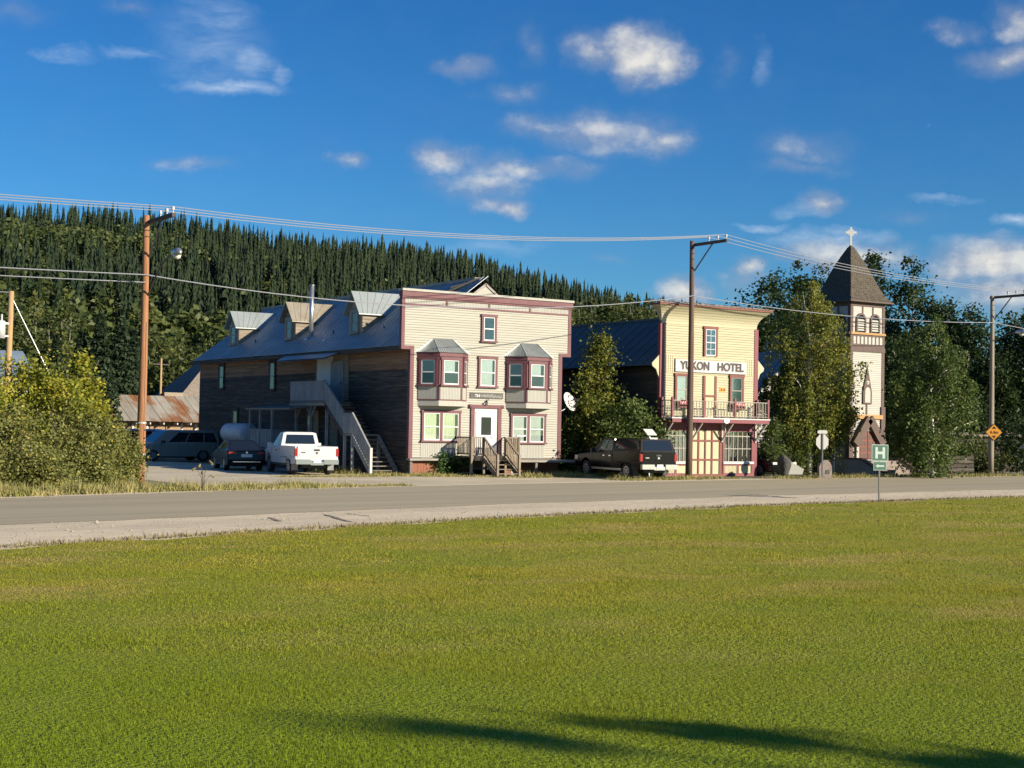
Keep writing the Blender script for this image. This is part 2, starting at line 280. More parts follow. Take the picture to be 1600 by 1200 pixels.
# ------------------------------------------------------------------ mesh helpers
BASE = {}                                   # object -> world position of its thing's origin
class Fr:                                   # a flat working frame: origin, horizontal axis a, outward normal n, up z
    def __init__(s, o, a, n): s.o = Vector(o); s.a = Vector(a).normalized(); s.n = Vector(n).normalized()
    def p(s, a, z, d): return s.o + s.a * a + s.n * d + Vector((0, 0, z))
class MB:
    def __init__(s): s.v = []; s.f = []
    def add(s, vs, fs):
        k = len(s.v); s.v += [tuple(v) for v in vs]; s.f += [tuple(i + k for i in f) for f in fs]; return s
    def box(s, x0, x1, y0, y1, z0, z1):
        return s.add([(x0, y0, z0), (x1, y0, z0), (x1, y1, z0), (x0, y1, z0), (x0, y0, z1), (x1, y0, z1), (x1, y1, z1), (x0, y1, z1)],
                     [(0, 3, 2, 1), (4, 5, 6, 7), (0, 1, 5, 4), (1, 2, 6, 5), (2, 3, 7, 6), (3, 0, 4, 7)])
    def fbox(s, F, a0, a1, z0, z1, d0, d1):
        P = [F.p(a, z, d) for z in (z0, z1) for a, d in ((a0, d1), (a1, d1), (a1, d0), (a0, d0))]
        return s.add(P, [(0, 3, 2, 1), (4, 5, 6, 7), (0, 1, 5, 4), (1, 2, 6, 5), (2, 3, 7, 6), (3, 0, 4, 7)])
    def bar(s, p, q, w, h=None, up=(0, 0, 1)):
        p = Vector(p); q = Vector(q); d = (q - p).normalized(); u = Vector(up)
        if abs(d.dot(u)) > .98: u = Vector((1, 0, 0))
        sx = d.cross(u).normalized() * (w / 2); sy = sx.cross(d).normalized() * ((h or w) / 2)
        return s.add([p - sx - sy, p + sx - sy, p + sx + sy, p - sx + sy, q - sx - sy, q + sx - sy, q + sx + sy, q - sx + sy],
                     [(0, 3, 2, 1), (4, 5, 6, 7), (0, 1, 5, 4), (1, 2, 6, 5), (2, 3, 7, 6), (3, 0, 4, 7)])
    def tube(s, pts, rad, n=8, caps=True):
        pts = [Vector(p) for p in pts]; rad = rad if isinstance(rad, (list, tuple)) else [rad] * len(pts)
        k = len(s.v)
        for i, p in enumerate(pts):
            d = (pts[min(i + 1, len(pts) - 1)] - pts[max(i - 1, 0)]).normalized()
            u = Vector((0, 0, 1)) if abs(d.z) < .9 else Vector((1, 0, 0))
            a = d.cross(u).normalized(); b = a.cross(d)
            for j in range(n):
                t = 2 * math.pi * j / n; s.v.append(tuple(p + (a * math.cos(t) + b * math.sin(t)) * rad[i]))
        for i in range(len(pts) - 1):
            for j in range(n):
                s.f.append((k + i * n + j, k + (i + 1) * n + j, k + (i + 1) * n + (j + 1) % n, k + i * n + (j + 1) % n))
        if caps:
            s.f.append(tuple(k + j for j in range(n))); e = k + (len(pts) - 1) * n; s.f.append(tuple(e + n - 1 - j for j in range(n)))
        return s
    def fprism(s, F, poly, d0, d1):         # a polygon in (a, z) of the frame, pulled from d0 to d1
        k = len(poly)
        s.add([F.p(a, z, d1) for a, z in poly] + [F.p(a, z, d0) for a, z in poly],
              [tuple(range(k)), tuple(range(2 * k - 1, k - 1, -1))] + [(i, i + k, (i + 1) % k + k, (i + 1) % k) for i in range(k)])
        return s
    def ring(s, F, ca, cz, r0, r1, t0, t1, d0, d1, n=14):   # an arch band in the frame
        for i in range(n):
            a = t0 + (t1 - t0) * i / n; b = t0 + (t1 - t0) * (i + 1) / n
            s.fprism(F, [(ca + r0 * math.cos(a), cz + r0 * math.sin(a)), (ca + r1 * math.cos(a), cz + r1 * math.sin(a)), (ca + r1 * math.cos(b), cz + r1 * math.sin(b)), (ca + r0 * math.cos(b), cz + r0 * math.sin(b))], d0, d1)
        return s
    def mesh(s, name, m, o=(0, 0, 0), smooth=False):
        me = bpy.data.meshes.new(name); ox, oy, oz = o
        me.from_pydata([(a - ox, b - oy, c - oz) for a, b, c in s.v], [], s.f)
        bm = bmesh.new(); bm.from_mesh(me); bmesh.ops.recalc_face_normals(bm, faces=bm.faces); bm.to_mesh(me); bm.free()
        me.materials.append(MATS[m] if isinstance(m, str) else m)
        if smooth:
            for p in me.polygons: p.use_smooth = True
        return me
    def build(s, name, m, parent=None, smooth=False, o=None):
        if parent is not None: o = BASE[parent.name]
        elif o is None:
            a = np.array(s.v); o = ((a[:, 0].min() + a[:, 0].max()) / 2, (a[:, 1].min() + a[:, 1].max()) / 2, a[:, 2].min())
        ob = bpy.data.objects.new(name, s.mesh(name, m, o, smooth)); COL.objects.link(ob)
        if parent is None: ob.location = o
        else: ob.parent = parent
        BASE[ob.name] = tuple(o); return ob
def thing(name, loc, label, cat, group=None, rz=0, base=True):
    o = bpy.data.objects.new(name, None); COL.objects.link(o); o.location = loc; o.rotation_euler = (0, 0, rz); o.empty_display_size = .3
    BASE[o.name] = tuple(loc) if base else (0, 0, 0)
    return tag(o, label, cat, group)
def tag(o, label=None, cat=None, group=None, kind=None):
    if label: o['label'] = label
    if cat: o['category'] = cat
    if group: o['group'] = group
    if kind: o['kind'] = kind
    return o
def inst(name, me, loc, parent, rot=None, scale=None):  # one more piece that shares a mesh, loc in world
    ob = bpy.data.objects.new(name, me); COL.objects.link(ob)
    b = BASE[parent.name] if parent is not None else (0, 0, 0)
    ob.location = (loc[0] - b[0], loc[1] - b[1], loc[2] - b[2])
    if rot: ob.rotation_euler = rot
    if scale: ob.scale = scale
    if parent is not None: ob.parent = parent; BASE[ob.name] = BASE[parent.name]
    return ob
def copy_tree(o, parent=None):
    c = o.copy(); COL.objects.link(c); c.parent = parent
    if parent is not None: c.matrix_parent_inverse = o.matrix_parent_inverse.copy()
    BASE[c.name] = BASE.get(o.name, (0, 0, 0))
    for ch in list(o.children): copy_tree(ch, c)
    return c
def np_obj(name, V, F, m, parent=None, tone=None, kind=None, smooth=False):   # big meshes from numpy arrays, F of equal-sided faces
    V = np.asarray(V, np.float32); F = np.asarray(F, np.int32); k = F.shape[1]
    o = np.array(BASE[parent.name] if parent is not None else (0, 0, 0), np.float32)
    me = bpy.data.meshes.new(name); me.vertices.add(len(V)); me.vertices.foreach_set('co', (V - o).ravel())
    me.loops.add(F.size); me.loops.foreach_set('vertex_index', F.ravel())
    me.polygons.add(len(F)); me.polygons.foreach_set('loop_start', np.arange(0, F.size, k, dtype=np.int32)); me.polygons.foreach_set('loop_total', np.full(len(F), k, np.int32))
    if smooth: me.polygons.foreach_set('use_smooth', np.ones(len(F), bool))
    if tone is not None:
        at = me.attributes.new('tone', 'FLOAT', 'POINT'); at.data.foreach_set('value', np.asarray(tone, np.float32))
    me.update(calc_edges=True); me.materials.append(MATS[m] if isinstance(m, str) else m)
    ob = bpy.data.objects.new(name, me); COL.objects.link(ob); BASE[ob.name] = tuple(o)
    if parent is not None: ob.parent = parent
    if kind: ob['kind'] = kind
    return ob
def text_mesh(name, body, size, m, F, a, z, d, width=None, parent=None, ext=.012, bold=.0):
    cu = bpy.data.curves.new(name, 'FONT'); cu.body = body; cu.size = size; cu.extrude = ext; cu.offset = bold; cu.align_x = 'CENTER'; cu.align_y = 'CENTER'
    t = bpy.data.objects.new(name + '_tmp', cu); COL.objects.link(t)
    dg = bpy.context.evaluated_depsgraph_get(); me = bpy.data.meshes.new_from_object(t.evaluated_get(dg)); bpy.data.objects.remove(t)
    xs = [v.co.x for v in me.vertices]; ys = [v.co.y for v in me.vertices]; k = 1.0
    if width: k = width / (max(xs) - min(xs))
    cx = (max(xs) + min(xs)) / 2; cy = (max(ys) + min(ys)) / 2; b = Vector(BASE[parent.name]) if parent is not None else Vector((0, 0, 0))
    for v in me.vertices: v.co = F.p(a + (v.co.x - cx) * k, z + (v.co.y - cy), d + v.co.z) - b
    me.materials.clear(); me.materials.append(MATS[m]); me.name = name
    ob = bpy.data.objects.new(name, me); COL.objects.link(ob); ob.parent = parent; BASE[ob.name] = tuple(b); return ob

def board_mesh(F, length, pitch, m, name='siding_board', t0=.006, t1=.034):   # one lapped clapboard lying along the frame, origin at its lower left
    b = MB(); G = Fr((0, 0, 0), F.a, F.n)
    cb = min(.026, pitch * .2); b.add([G.p(0, cb, t1), G.p(length, cb, t1), G.p(length, pitch * 1.02, t0), G.p(0, pitch * 1.02, t0), G.p(0, 0, t0), G.p(length, 0, t0), G.p(length, 0, 0), G.p(0, 0, 0), G.p(length, pitch * 1.02, 0), G.p(0, pitch * 1.02, 0)],
          [(0, 1, 2, 3), (4, 5, 1, 0), (7, 6, 5, 4), (9, 8, 6, 7), (3, 2, 8, 9), (0, 3, 9, 7, 4), (1, 5, 6, 8, 2)])
    return b.mesh(name, m)
def siding(parent, F, a0, a1, z0, z1, pitch, m, name='siding_board', split=None, mfun=None):
    n = max(1, round((z1 - z0) / pitch)); p = (z1 - z0) / n; cache = {}
    for i in range(n):
        cuts = [a0, a1]
        if split:
            k = max(1, round((a1 - a0) / split)); cuts = [a0] + sorted(a0 + (a1 - a0) * (j + random.uniform(-.3, .3)) / k for j in range(1, k)) + [a1]
        for c0, c1 in zip(cuts, cuts[1:]):
            ln = round(c1 - c0, 1) if split else c1 - c0
            mm = mfun(z0 + i * p) if mfun else m
            key = (ln, mm)
            if key not in cache: cache[key] = board_mesh(F, ln, p, mm, name)
            inst(name, cache[key], F.p(c0, z0 + i * p, 0), parent)
def window(parent, F, a0, a1, z0, z1, casing='maroon', sash='white_vinyl', depth=.0, fill='blind', cw=.1, level=1, halves=1, muntin=(0, 0), sill=True, hung=True, fillfrac=(0, 1), fillz=(0, 1)):
    """A double-hung window set on the wall frame: casing, dark interior, curtain, sashes and panes."""
    c = MB(); d = depth
    c.fbox(F, a0 - .01, a0 + cw, z0, z1, d, d + .085); c.fbox(F, a1 - cw, a1 + .01, z0, z1, d, d + .085)
    c.fbox(F, a0 - .04, a1 + .04, z1 - cw, z1 + .03, d, d + .10)
    if sill: c.fbox(F, a0 - .05, a1 + .05, z0 - .06, z0 + .02, d, d + .14)
    wn_ = (a1 - a0 - 2 * cw) / halves
    for h in range(1, halves): c.fbox(F, a0 + cw + wn_ * h - .07, a0 + cw + wn_ * h + .07, z0, z1 - cw, d, d + .085)
    cas = c.build('window_casing', casing, parent); P = cas if level == 1 else parent
    b = MB(); b.fbox(F, a0 + cw, a1 - cw, z0 + .02, z1 - cw, d, d + .028); b.build('window_interior', 'dark_inside', P)
    for h in range(halves):
        x0 = a0 + cw + wn_ * h + (.07 if h else 0); x1 = a0 + cw + wn_ * (h + 1) - (.07 if h < halves - 1 else 0)
        y0 = z0 + .02; y1 = z1 - cw
        if fill:
            f0 = x0 + (x1 - x0) * fillfrac[0]; f1 = x0 + (x1 - x0) * fillfrac[1]; g0 = y0 + (y1 - y0) * fillz[0]; g1 = y0 + (y1 - y0) * fillz[1]
            k = MB()
            if fill == 'curtain':
                n = 7; pts = [(f0 + (f1 - f0) * i / (2 * n), .03 + .014 * (i % 2)) for i in range(2 * n + 1)]
                for (p0, e0), (p1, e1) in zip(pts, pts[1:]): k.add([F.p(p0, g0, d + e0), F.p(p1, g0, d + e1), F.p(p1, g1, d + e1), F.p(p0, g1, d + e0)], [(0, 1, 2, 3)])
            else:
                k.fbox(F, f0 + .01, f1 - .01, g0, g1, d + .029, d + .034)
            k.build('curtain' if fill == 'curtain' else 'window_blind', fill, P)
        s = MB(); w = .045; zm = (y0 + y1) / 2
        s.fbox(F, x0, x0 + w, y0, y1, d + .036, d + .066); s.fbox(F, x1 - w, x1, y0, y1, d + .036, d + .066)
        s.fbox(F, x0 + w, x1 - w, y0, y0 + .06, d + .036, d + .066); s.fbox(F, x0 + w, x1 - w, y1 - w, y1, d + .036, d + .066)
        if hung: s.fbox(F, x0 + w, x1 - w, zm - .025, zm + .025, d + .036, d + .070)
        nx, ny = muntin
        for i in range(1, nx): s.fbox(F, x0 + (x1 - x0) * i / nx - .012, x0 + (x1 - x0) * i / nx + .012, y0 + .06, y1 - w, d + .038, d + .062)
        for i in range(1, ny):
            if hung and i * 2 == ny: continue
            s.fbox(F, x0 + w, x1 - w, y0 + (y1 - y0) * i / ny - .012, y0 + (y1 - y0) * i / ny + .012, d + .038, d + .062)
        s.build('sash', sash, P)
        for q0, q1 in (((y0 + .06, zm - .025), (zm + .025, y1 - w)) if hung else ((y0 + .06, y1 - w),)):
            MB().fbox(F, x0 + w, x1 - w, q0, q1, d + .048, d + .052).build('pane', 'glass', P)
    return cas

# ------------------------------------------------------------------ ground, road, lawn
def strip(name, far, near, z, m, sub=1):
    V = []; F = []; n = len(far)
    for (a, b), (c, d) in zip(far, near): V += [(a, b, z), (c, d, z)]
    F = [(2 * i, 2 * i + 1, 2 * i + 3, 2 * i + 2) for i in range(n - 1)]
    me = bpy.data.meshes.new(name); me.from_pydata(V, [], F)
    bm = bmesh.new(); bm.from_mesh(me); bmesh.ops.recalc_face_normals(bm, faces=bm.faces)
    for f in bm.faces:
        if f.normal.z < 0: f.normal_flip()
    bm.to_mesh(me); bm.free()
    me.materials.append(MATS[m]); ob = bpy.data.objects.new(name, me); COL.objects.link(ob); ob['kind'] = 'structure'; return ob
def curve_y(pts, x, jit=0):                  # piecewise-linear y(x) with straight continuation
    for (x0, y0), (x1, y1) in zip(pts, pts[1:]):
        if x <= x1 or (x1, y1) == pts[-1]:
            return y0 + (y1 - y0) * (x - x0) / (x1 - x0) + random.uniform(-jit, jit)
FAR = [(10.9, 43.4), (20.3, 46.9), (33.2, 50.3), (50.1, 53.2), (71.7, 55.3), (120, 57.5)]      # far edge of the asphalt
NEAR = [(8.3, 32.6), (14.7, 34.4), (24.5, 37.2), (37.0, 39.7), (54.2, 42.0), (110, 46)]        # near edge of the asphalt
LAWN = [(6.7, 26.5), (12.5, 28.6), (20.5, 31.2), (31.9, 34.0), (46.8, 36.2), (110, 40)]        # edge of the lawn
xs = [-160, -60] + [i * 1.0 for i in range(-30, 111)] + [140, 220, 400]
mat('dirt', (.23, .20, .145), (.17, .15, .10), .35, rough=.95, bump=.5, bscale=6, dirt=(.085, .095, .035), dscale=.25, dlo=.42, dhi=.58)
mat('asphalt', (.42, .36, .225), (.365, .31, .195), .9, (.06, 1, 1), .92, bump=.12, bscale=40, rot=R(10.5), dirt=(.32, .275, .18), dscale=.55, dlo=.45, dhi=.66)
mat('gravel', (.56, .48, .325), (.38, .32, .215), 5.0, rough=.95, bump=.4, bscale=18, dirt=(.62, .535, .37), dscale=.35, dlo=.4, dhi=.65)
mat('gravel_pale', (.74, .625, .425), (.60, .50, .335), 3.0, (.35, 1, 1), rough=.95, rot=R(10.5), bump=.35, bscale=22, dirt=(.50, .42, .285), dscale=.3, dlo=.45, dhi=.68)
mat('crack', (.19, .16, .12), rough=.95)
gp = MB(); gp.add([(-1500, -300, 0), (2500, -300, 0), (2500, 3000, 0), (-1500, 3000, 0)], [(0, 1, 2, 3)])
g_ = gp.build('ground', 'dirt', o=(0, 0, 0)); g_['kind'] = 'structure'
strip('near_shoulder', [(x, curve_y(NEAR, x) + .4) for x in xs], [(x, curve_y(LAWN, x) - .6) for x in xs], .004, 'gravel_pale')
strip('road', [(x, curve_y(FAR, x, .05)) for x in xs], [(x, curve_y(NEAR, x, .10)) for x in xs], .010, 'asphalt')
# gravel forecourt of the cream house and the yard beside it
yard = [(19.6, 48.8), (22, 50.2), (25.0, 50.2), (29.5, 49.55), (34, 50.6), (38, 51.3), (42.0, 52.0), (46, 52.65), (49, 53.1), (52, 53.6)]
yard_n = [(19.6, 66), (22, 72), (25, 84), (29.5, 84), (34, 58.5), (38, 57.2), (42, 55.6), (46, 54.3), (49, 54.2), (52, 54.15)]
yd = strip('gravel_yard', yard_n, yard, .0065, 'gravel')
# pale worn edge line of fine gravel along the far side of the asphalt
strip('gravel_edge', [(x, curve_y(FAR, x) + .55 + .12 * math.sin(x * .9)) for x in xs], [(x, curve_y(FAR, x) - .12) for x in xs], .013, 'gravel_pale')
lm = bpy.data.materials.new('lawn_turf'); MATS['lawn_turf'] = lm
def grassmat(m, base_z=True):
    m.use_nodes = True; N = m.node_tree.nodes; Lk = m.node_tree.links; b = N['Principled BSDF']; o = N['Material Output']
    geo = N.new('ShaderNodeNewGeometry')
    def nz(scale, det, stretch=(1, 1, 1)):
        mp = N.new('ShaderNodeMapping'); mp.inputs['Scale'].default_value = stretch; mp.inputs['Rotation'].default_value = (0, 0, R(33)); Lk.new(geo.outputs['Position'], mp.inputs[0])
        n = N.new('ShaderNodeTexNoise'); n.inputs['Scale'].default_value = scale; n.inputs['Detail'].default_value = det; n.inputs['Roughness'].default_value = .6
        Lk.new(mp.outputs[0], n.inputs['Vector']); return n.outputs[0]
    def rng_(v, lo, hi):
        r = N.new('ShaderNodeMapRange'); r.inputs[1].default_value = lo; r.inputs[2].default_value = hi; Lk.new(v, r.inputs[0]); return r.outputs[0]
    def mixc(f, a, b_):
        x = N.new('ShaderNodeMix'); x.data_type = 'RGBA'; Lk.new(f, x.inputs[0])
        for i, c in ((6, a), (7, b_)):
            if isinstance(c, tuple): x.inputs[i].default_value = c + (1,)
            else: Lk.new(c, x.inputs[i])
        return x.outputs[2]
    c = mixc(rng_(nz(.33, 6), .40, .62), (.24, .255, .020), (.31, .28, .030))
    c = mixc(rng_(nz(.20, 7, (1, 2.4, 1)), .50, .70), c, (.38, .295, .075))
    c = mixc(rng_(nz(1.4, 5), .56, .78), c, (.165, .205, .014))
    sx_ = N.new('ShaderNodeVectorMath'); sx_.operation = 'DOT_PRODUCT'; Lk.new(geo.outputs['Position'], sx_.inputs[0]); sx_.inputs[1].default_value = (.62, .78, 0)
    ad_ = N.new('ShaderNodeMath'); ad_.operation = 'MULTIPLY_ADD'; Lk.new(nz(.12, 4), ad_.inputs[0]); ad_.inputs[1].default_value = 14.0; Lk.new(sx_.outputs['Value'], ad_.inputs[2])
    c = mixc(rng_(ad_.outputs[0], 28.0, 17.0), c, (.185, .24, .010))
    at = N.new('ShaderNodeAttribute'); at.attribute_name = 'tone'
    h = N.new('ShaderNodeHueSaturation'); Lk.new(c, h.inputs['Color'])
    v = N.new('ShaderNodeMapRange'); v.inputs[3].default_value = .68; v.inputs[4].default_value = 1.5; Lk.new(at.outputs['Fac'], v.inputs[0]); Lk.new(v.outputs[0], h.inputs['Value'])
    b.inputs['Roughness'].default_value = .7; b.inputs['Specular IOR Level'].default_value = .2
    if base_z:
        Lk.new(c, b.inputs['Base Color'])
        nb = N.new('ShaderNodeTexNoise'); nb.inputs['Scale'].default_value = 25; Lk.new(geo.outputs['Position'], nb.inputs['Vector'])
        bp = N.new('ShaderNodeBump'); bp.inputs['Strength'].default_value = .9; bp.inputs['Distance'].default_value = .06; Lk.new(nb.outputs[0], bp.inputs['Height']); Lk.new(bp.outputs[0], b.inputs['Normal'])
    else:
        Lk.new(h.outputs[0], b.inputs['Base Color'])
        t = N.new('ShaderNodeBsdfTranslucent'); Lk.new(h.outputs[0], t.inputs[0])
        mx_ = N.new('ShaderNodeMixShader'); mx_.inputs[0].default_value = .4; Lk.new(b.outputs[0], mx_.inputs[1]); Lk.new(t.outputs[0], mx_.inputs[2]); Lk.new(mx_.outputs[0], o.inputs[0])
grassmat(lm)
gm = bpy.data.materials.new('grass_blade'); MATS['grass_blade'] = gm; grassmat(gm, False)
strip('lawn', [(x, curve_y(LAWN, x) + .18 * math.sin(x * 1.7) + .1 * math.sin(x * 4.3) + random.uniform(-.08, .08)) for x in xs], [(x, -200) for x in xs], .02, 'lawn_turf')

def blades(x, y, h, w, lean=.5, z=.0):       # single-triangle blades
    n = len(x); t = rng.uniform(0, 2 * np.pi, n); l = rng.uniform(0, 1, n)**.7 * lean * h; lt = rng.uniform(0, 2 * np.pi, n)
    V = np.zeros((n, 3, 3)); dx = np.cos(t) * w / 2; dy = np.sin(t) * w / 2
    V[:, 0] = np.stack([x - dx, y - dy, np.full(n, z)], 1); V[:, 1] = np.stack([x + dx, y + dy, np.full(n, z)], 1)
    V[:, 2] = np.stack([x + np.cos(lt) * l, y + np.sin(lt) * l, z + h], 1)
    return V.reshape(-1, 3), np.arange(3 * n).reshape(-1, 3), np.repeat(rng.uniform(0, 1, n), 3)
def cone_points(n, d0, d1, margin=1.0):     # ground points in the sector the camera can see (a little wider)
    az_ = rng.uniform(YAW - R(20.8 + margin), YAW + R(20.8 + margin), n); d = np.sqrt(rng.uniform(d0**2, d1**2, n))
    return np.sin(az_) * d, np.cos(az_) * d
def lawn_y(x): return np.interp(x, [p[0] for p in [(-60, 4)] + LAWN], [p[1] for p in [(-60, 4)] + LAWN])
VV = []; FF = []; TT = []; k = 0
for (d0, d1, n, h0, h1, w) in ((8.5, 15, 215000, .013, .034, .0050), (15, 24, 180000, .014, .036, .009), (24, 38, 130000, .016, .038, .016), (38, 66, 90000, .018, .042, .030)):
    x, y = cone_points(n, d0, d1, 1.5 if d0 > 10 else 4); keep = y < lawn_y(x) + .05 + .18 * np.sin(x * 1.7) + rng.normal(0, .1, n); x = x[keep]; y = y[keep]
    patch = .75 + .5 * (np.sin(x * 1.3 + np.sin(y * .9) * 2) * np.sin(y * 1.1 + np.cos(x * .7) * 2))
    V, F, T = blades(x, y, rng.uniform(h0, h1, len(x)) * np.clip(patch, .6, 1.25), np.full(len(x), w), .7, .02)
    VV.append(V); FF.append(F + k); TT.append(T); k += len(V)
gr = np_obj('lawn_grass', np.concatenate(VV), np.concatenate(FF), 'grass_blade', tone=np.concatenate(TT))
tag(gr, 'short mown lawn grass with dry yellow patches beside the road', 'grass', kind='stuff')
# dry tufts and crumbs of earth along the edge of the lawn
x = rng.uniform(2, 60, 9000); y = lawn_y(x) + .1 + np.abs(rng.normal(0, .35, 9000)); V, F, T = blades(x, y, rng.uniform(.02, .09, 9000), np.full(9000, .03), .9, .005)
mat('dry_grass', (.26, .21, .10), (.15, .13, .05), 3, rough=.9)
mat('weed', (.17, .175, .035), (.36, .30, .12), 1.3, rough=.8, lo=.4, hi=.6)
tag(np_obj('verge_tufts', V, F, 'dry_grass'), 'dry tufts of grass along the worn lawn edge', 'grass', kind='stuff')
# loose stones on both shoulders and in the yard
n = 7000; x = rng.uniform(2, 66, n); nr = np.interp(x, [p[0] for p in NEAR], [p[1] for p in NEAR]); la = lawn_y(x); y = nr + (la - nr) * rng.beta(1.2, 1.0, n); q = rng.uniform(0, 1, n) < .22
y = np.where(q, np.interp(x, [p[0] for p in FAR], [p[1] for p in FAR]) + rng.uniform(-.1, 1.6, n), y); sz = rng.gamma(2.0, .005, n) + .006
oc = np.array([(1, 0, 0), (0, 1, 0), (-1, 0, 0), (0, -1, 0), (0, 0, .7)]); a = rng.uniform(0, 6.28, n); ca, sa = np.cos(a), np.sin(a)
P = oc[None] * sz[:, None, None] * rng.uniform(.6, 1.4, (n, 5, 1)); V = np.stack([P[..., 0] * ca[:, None] - P[..., 1] * sa[:, None] + x[:, None], P[..., 0] * sa[:, None] + P[..., 1] * ca[:, None] + y[:, None], P[..., 2] + .012], 2).reshape(-1, 3)
F = (np.array([(0, 1, 4), (1, 2, 4), (2, 3, 4), (3, 0, 4)])[None] + 5 * np.arange(n)[:, None, None]).reshape(-1, 3)
mat('pebble', (.56, .48, .345), (.40, .34, .245), 7, rough=.95)
tag(np_obj('loose_gravel', V, F, 'pebble'), 'loose gravel stones scattered along the road shoulders', 'gravel', kind='stuff')
# cracks sealed across the near shoulder
for i, (p, q) in enumerate((((508, 805), (548, 816)), ((420, 809), (436, 815)), ((1150, 771), (1245, 779)), ((540, 803), (575, 807)))):
    a = gnd(*p); b = gnd(*q); pts = []
    for j in range(9):
        t = j / 8; pts.append((a[0] + (b[0] - a[0]) * t + random.uniform(-.05, .05), a[1] + (b[1] - a[1]) * t + random.uniform(-.05, .05)))
    c = MB()
    for (x0, y0), (x1, y1) in zip(pts, pts[1:]): c.box(min(x0, x1), max(x0, x1) + .02, min(y0, y1) - .012, max(y0, y1) + .012, .0125, .0155)
    o = c.build('ground_crack', 'crack'); o['kind'] = 'structure'

# ------------------------------------------------------------------ wooded hill
ridge_px = [(-420, 352), (-200, 372), (0, 388), (120, 392), (227, 398), (330, 408), (430, 424), (520, 434), (620, 442), (720, 456), (800, 474), (900, 498), (1000, 524), (1120, 545), (1260, 556), (1450, 575), (1700, 590)]
RD = [at_dist(x, y, 560 + max(0, x) * .03) for x, y in ridge_px]
FOOT = [at_dist(x, 640, 205 + max(0, x) * .03)[:2] for x, y in ridge_px]
def hill_pt(i, t, s):                        # i segment, t along it, s 0 at the foot .. 1 ridge .. 1.6 behind
    r0 = np.array(RD[i]); r1 = np.array(RD[i + 1]); f0 = np.array(FOOT[i]); f1 = np.array(FOOT[i + 1])
    r = r0 + (r1 - r0) * t; f = f0 + (f1 - f0) * t
    xy = f + (r[:2] - f) * s
    z = r[2] * (1 - (1 - min(s, 1.0))**1.35) - max(0, s - 1) * 30
    return xy[0], xy[1], z - .4 + 1.6 * math.sin(xy[0] * .05) * math.sin(xy[1] * .043) * min(1, s * 3)
hv = []; hf = []; NS = 22; NT = 4; cols = (len(RD) - 1) * NT + 1
for c in range(cols):
    i = min(c // NT, len(RD) - 2); t = (c - i * NT) / NT
    for s in range(NS): hv.append(hill_pt(i, t, s / (NS - 1) * 1.5))
for c in range(cols - 1):
    for s in range(NS - 1): a = c * NS + s; hf.append((a, a + NS, a + NS + 1, a + 1))
mat('hill_floor', (.035, .048, .018), (.06, .07, .025), .05, rough=.95)
h_ = MB().add(hv, hf).build('hill', 'hill_floor', o=(0, 0, 0)); h_['kind'] = 'structure'
# ================================================================== cream boarding house
U0, U1, V0, V1 = 33.41, 41.92, 59.67, 86.0
XL, XR = 32.90, 42.45                              # the wider false front above the eaves
Fm = Fr((0, V0, 0), (1, 0, 0), (0, -1, 0))         # street facade, a = world x
Fs = Fr((U0, 0, 0), (0, -1, 0), (-1, 0, 0))        # side wall, a = -world y
house = thing('boarding_house', (37.66, 62, 0), 'cream clapboard false-front house with maroon trim and two bay windows', 'house')
c = MB(); c.box(U0 + .04, U1 - .04, V0 + .14, V1 - .04, .3, 6.0)
RS = .745; UC = (U0 + U1) / 2
for w0, w1 in ((V0 + .5, V0 + .6), (V1 - .14, V1 - .04)):   # gable ends
    G = Fr((0, w0, 0), (1, 0, 0), (0, -1, 0)); c.fprism(G, [(U0 + .1, 6.0), (U1 - .1, 6.0), (UC, 6.0 + (UC - U0 - .1) * RS)], 0, .1)
c.build('wall_core', 'weathered', house)
c = MB(); c.fprism(Fm, [(U0, .75), (U1, .75), (U1, 5.92), (XR, 5.92), (XR, 8.45), (XL, 8.45), (XL, 5.92), (U0, 5.92)], -.16, 0); c.build('false_front', 'grey_wood', house)
siding(house, Fm, U0 + .02, U1 - .02, .83, 5.93, .119, 'cream')
siding(house, Fm, XL + .02, XR - .02, 5.93, 7.92, .119, 'cream')
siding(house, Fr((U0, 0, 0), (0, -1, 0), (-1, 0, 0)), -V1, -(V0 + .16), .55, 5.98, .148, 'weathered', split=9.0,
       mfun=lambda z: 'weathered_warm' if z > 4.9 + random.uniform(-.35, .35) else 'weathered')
for (a0, a1, z0, z1) in ((U0 - .05, U0 + .15, .80, 5.88), (U1 - .15, U1 + .05, .78, 5.88), (XL - .03, XL + .14, 5.88, 8.30), (XR - .14, XR + .03, 5.88, 8.30)):
    MB().fbox(Fm, a0, a1, z0, z1, -.17, .045).build('corner_board', 'maroon', house)
for (a0, a1) in ((XL - .031, U0 + .15), (U1 - .15, XR + .031)): MB().fbox(Fm, a0, a1, 5.85, 6.02, -.172, .050).build('step_trim', 'maroon', house)
c = MB(); c.fbox(Fm, XL - .06, XR + .06, 8.30, 8.55, -.2, .14); c.fbox(Fm, XL - .04, XR + .04, 8.22, 8.30, -.18, .09); c.build('cornice', 'maroon', house)
MB().fbox(Fm, XL - .09, XR + .09, 8.55, 8.66, -.25, .20).build('cornice_cap', 'cream_panel', house)
MB().fbox(Fm, XL + .14, XR - .14, 7.90, 7.98, .0, .05).build('parapet_rail', 'maroon', house)
dv = [XL + .14, 35.28, 37.64, 40.0, XR - .14]
for a0, a1 in zip(dv, dv[1:]):
    p = MB(); p.fbox(Fm, a0, a1, 7.98, 8.22, .0, .02)
    n = int((a1 - a0) / .085)
    for i in range(n): x = a0 + (a1 - a0) * (i + .5) / n; p.fbox(Fm, x - .033, x + .033, 7.98, 8.22, .02, .03)
    p.build('parapet_panel', 'cream_panel', house)
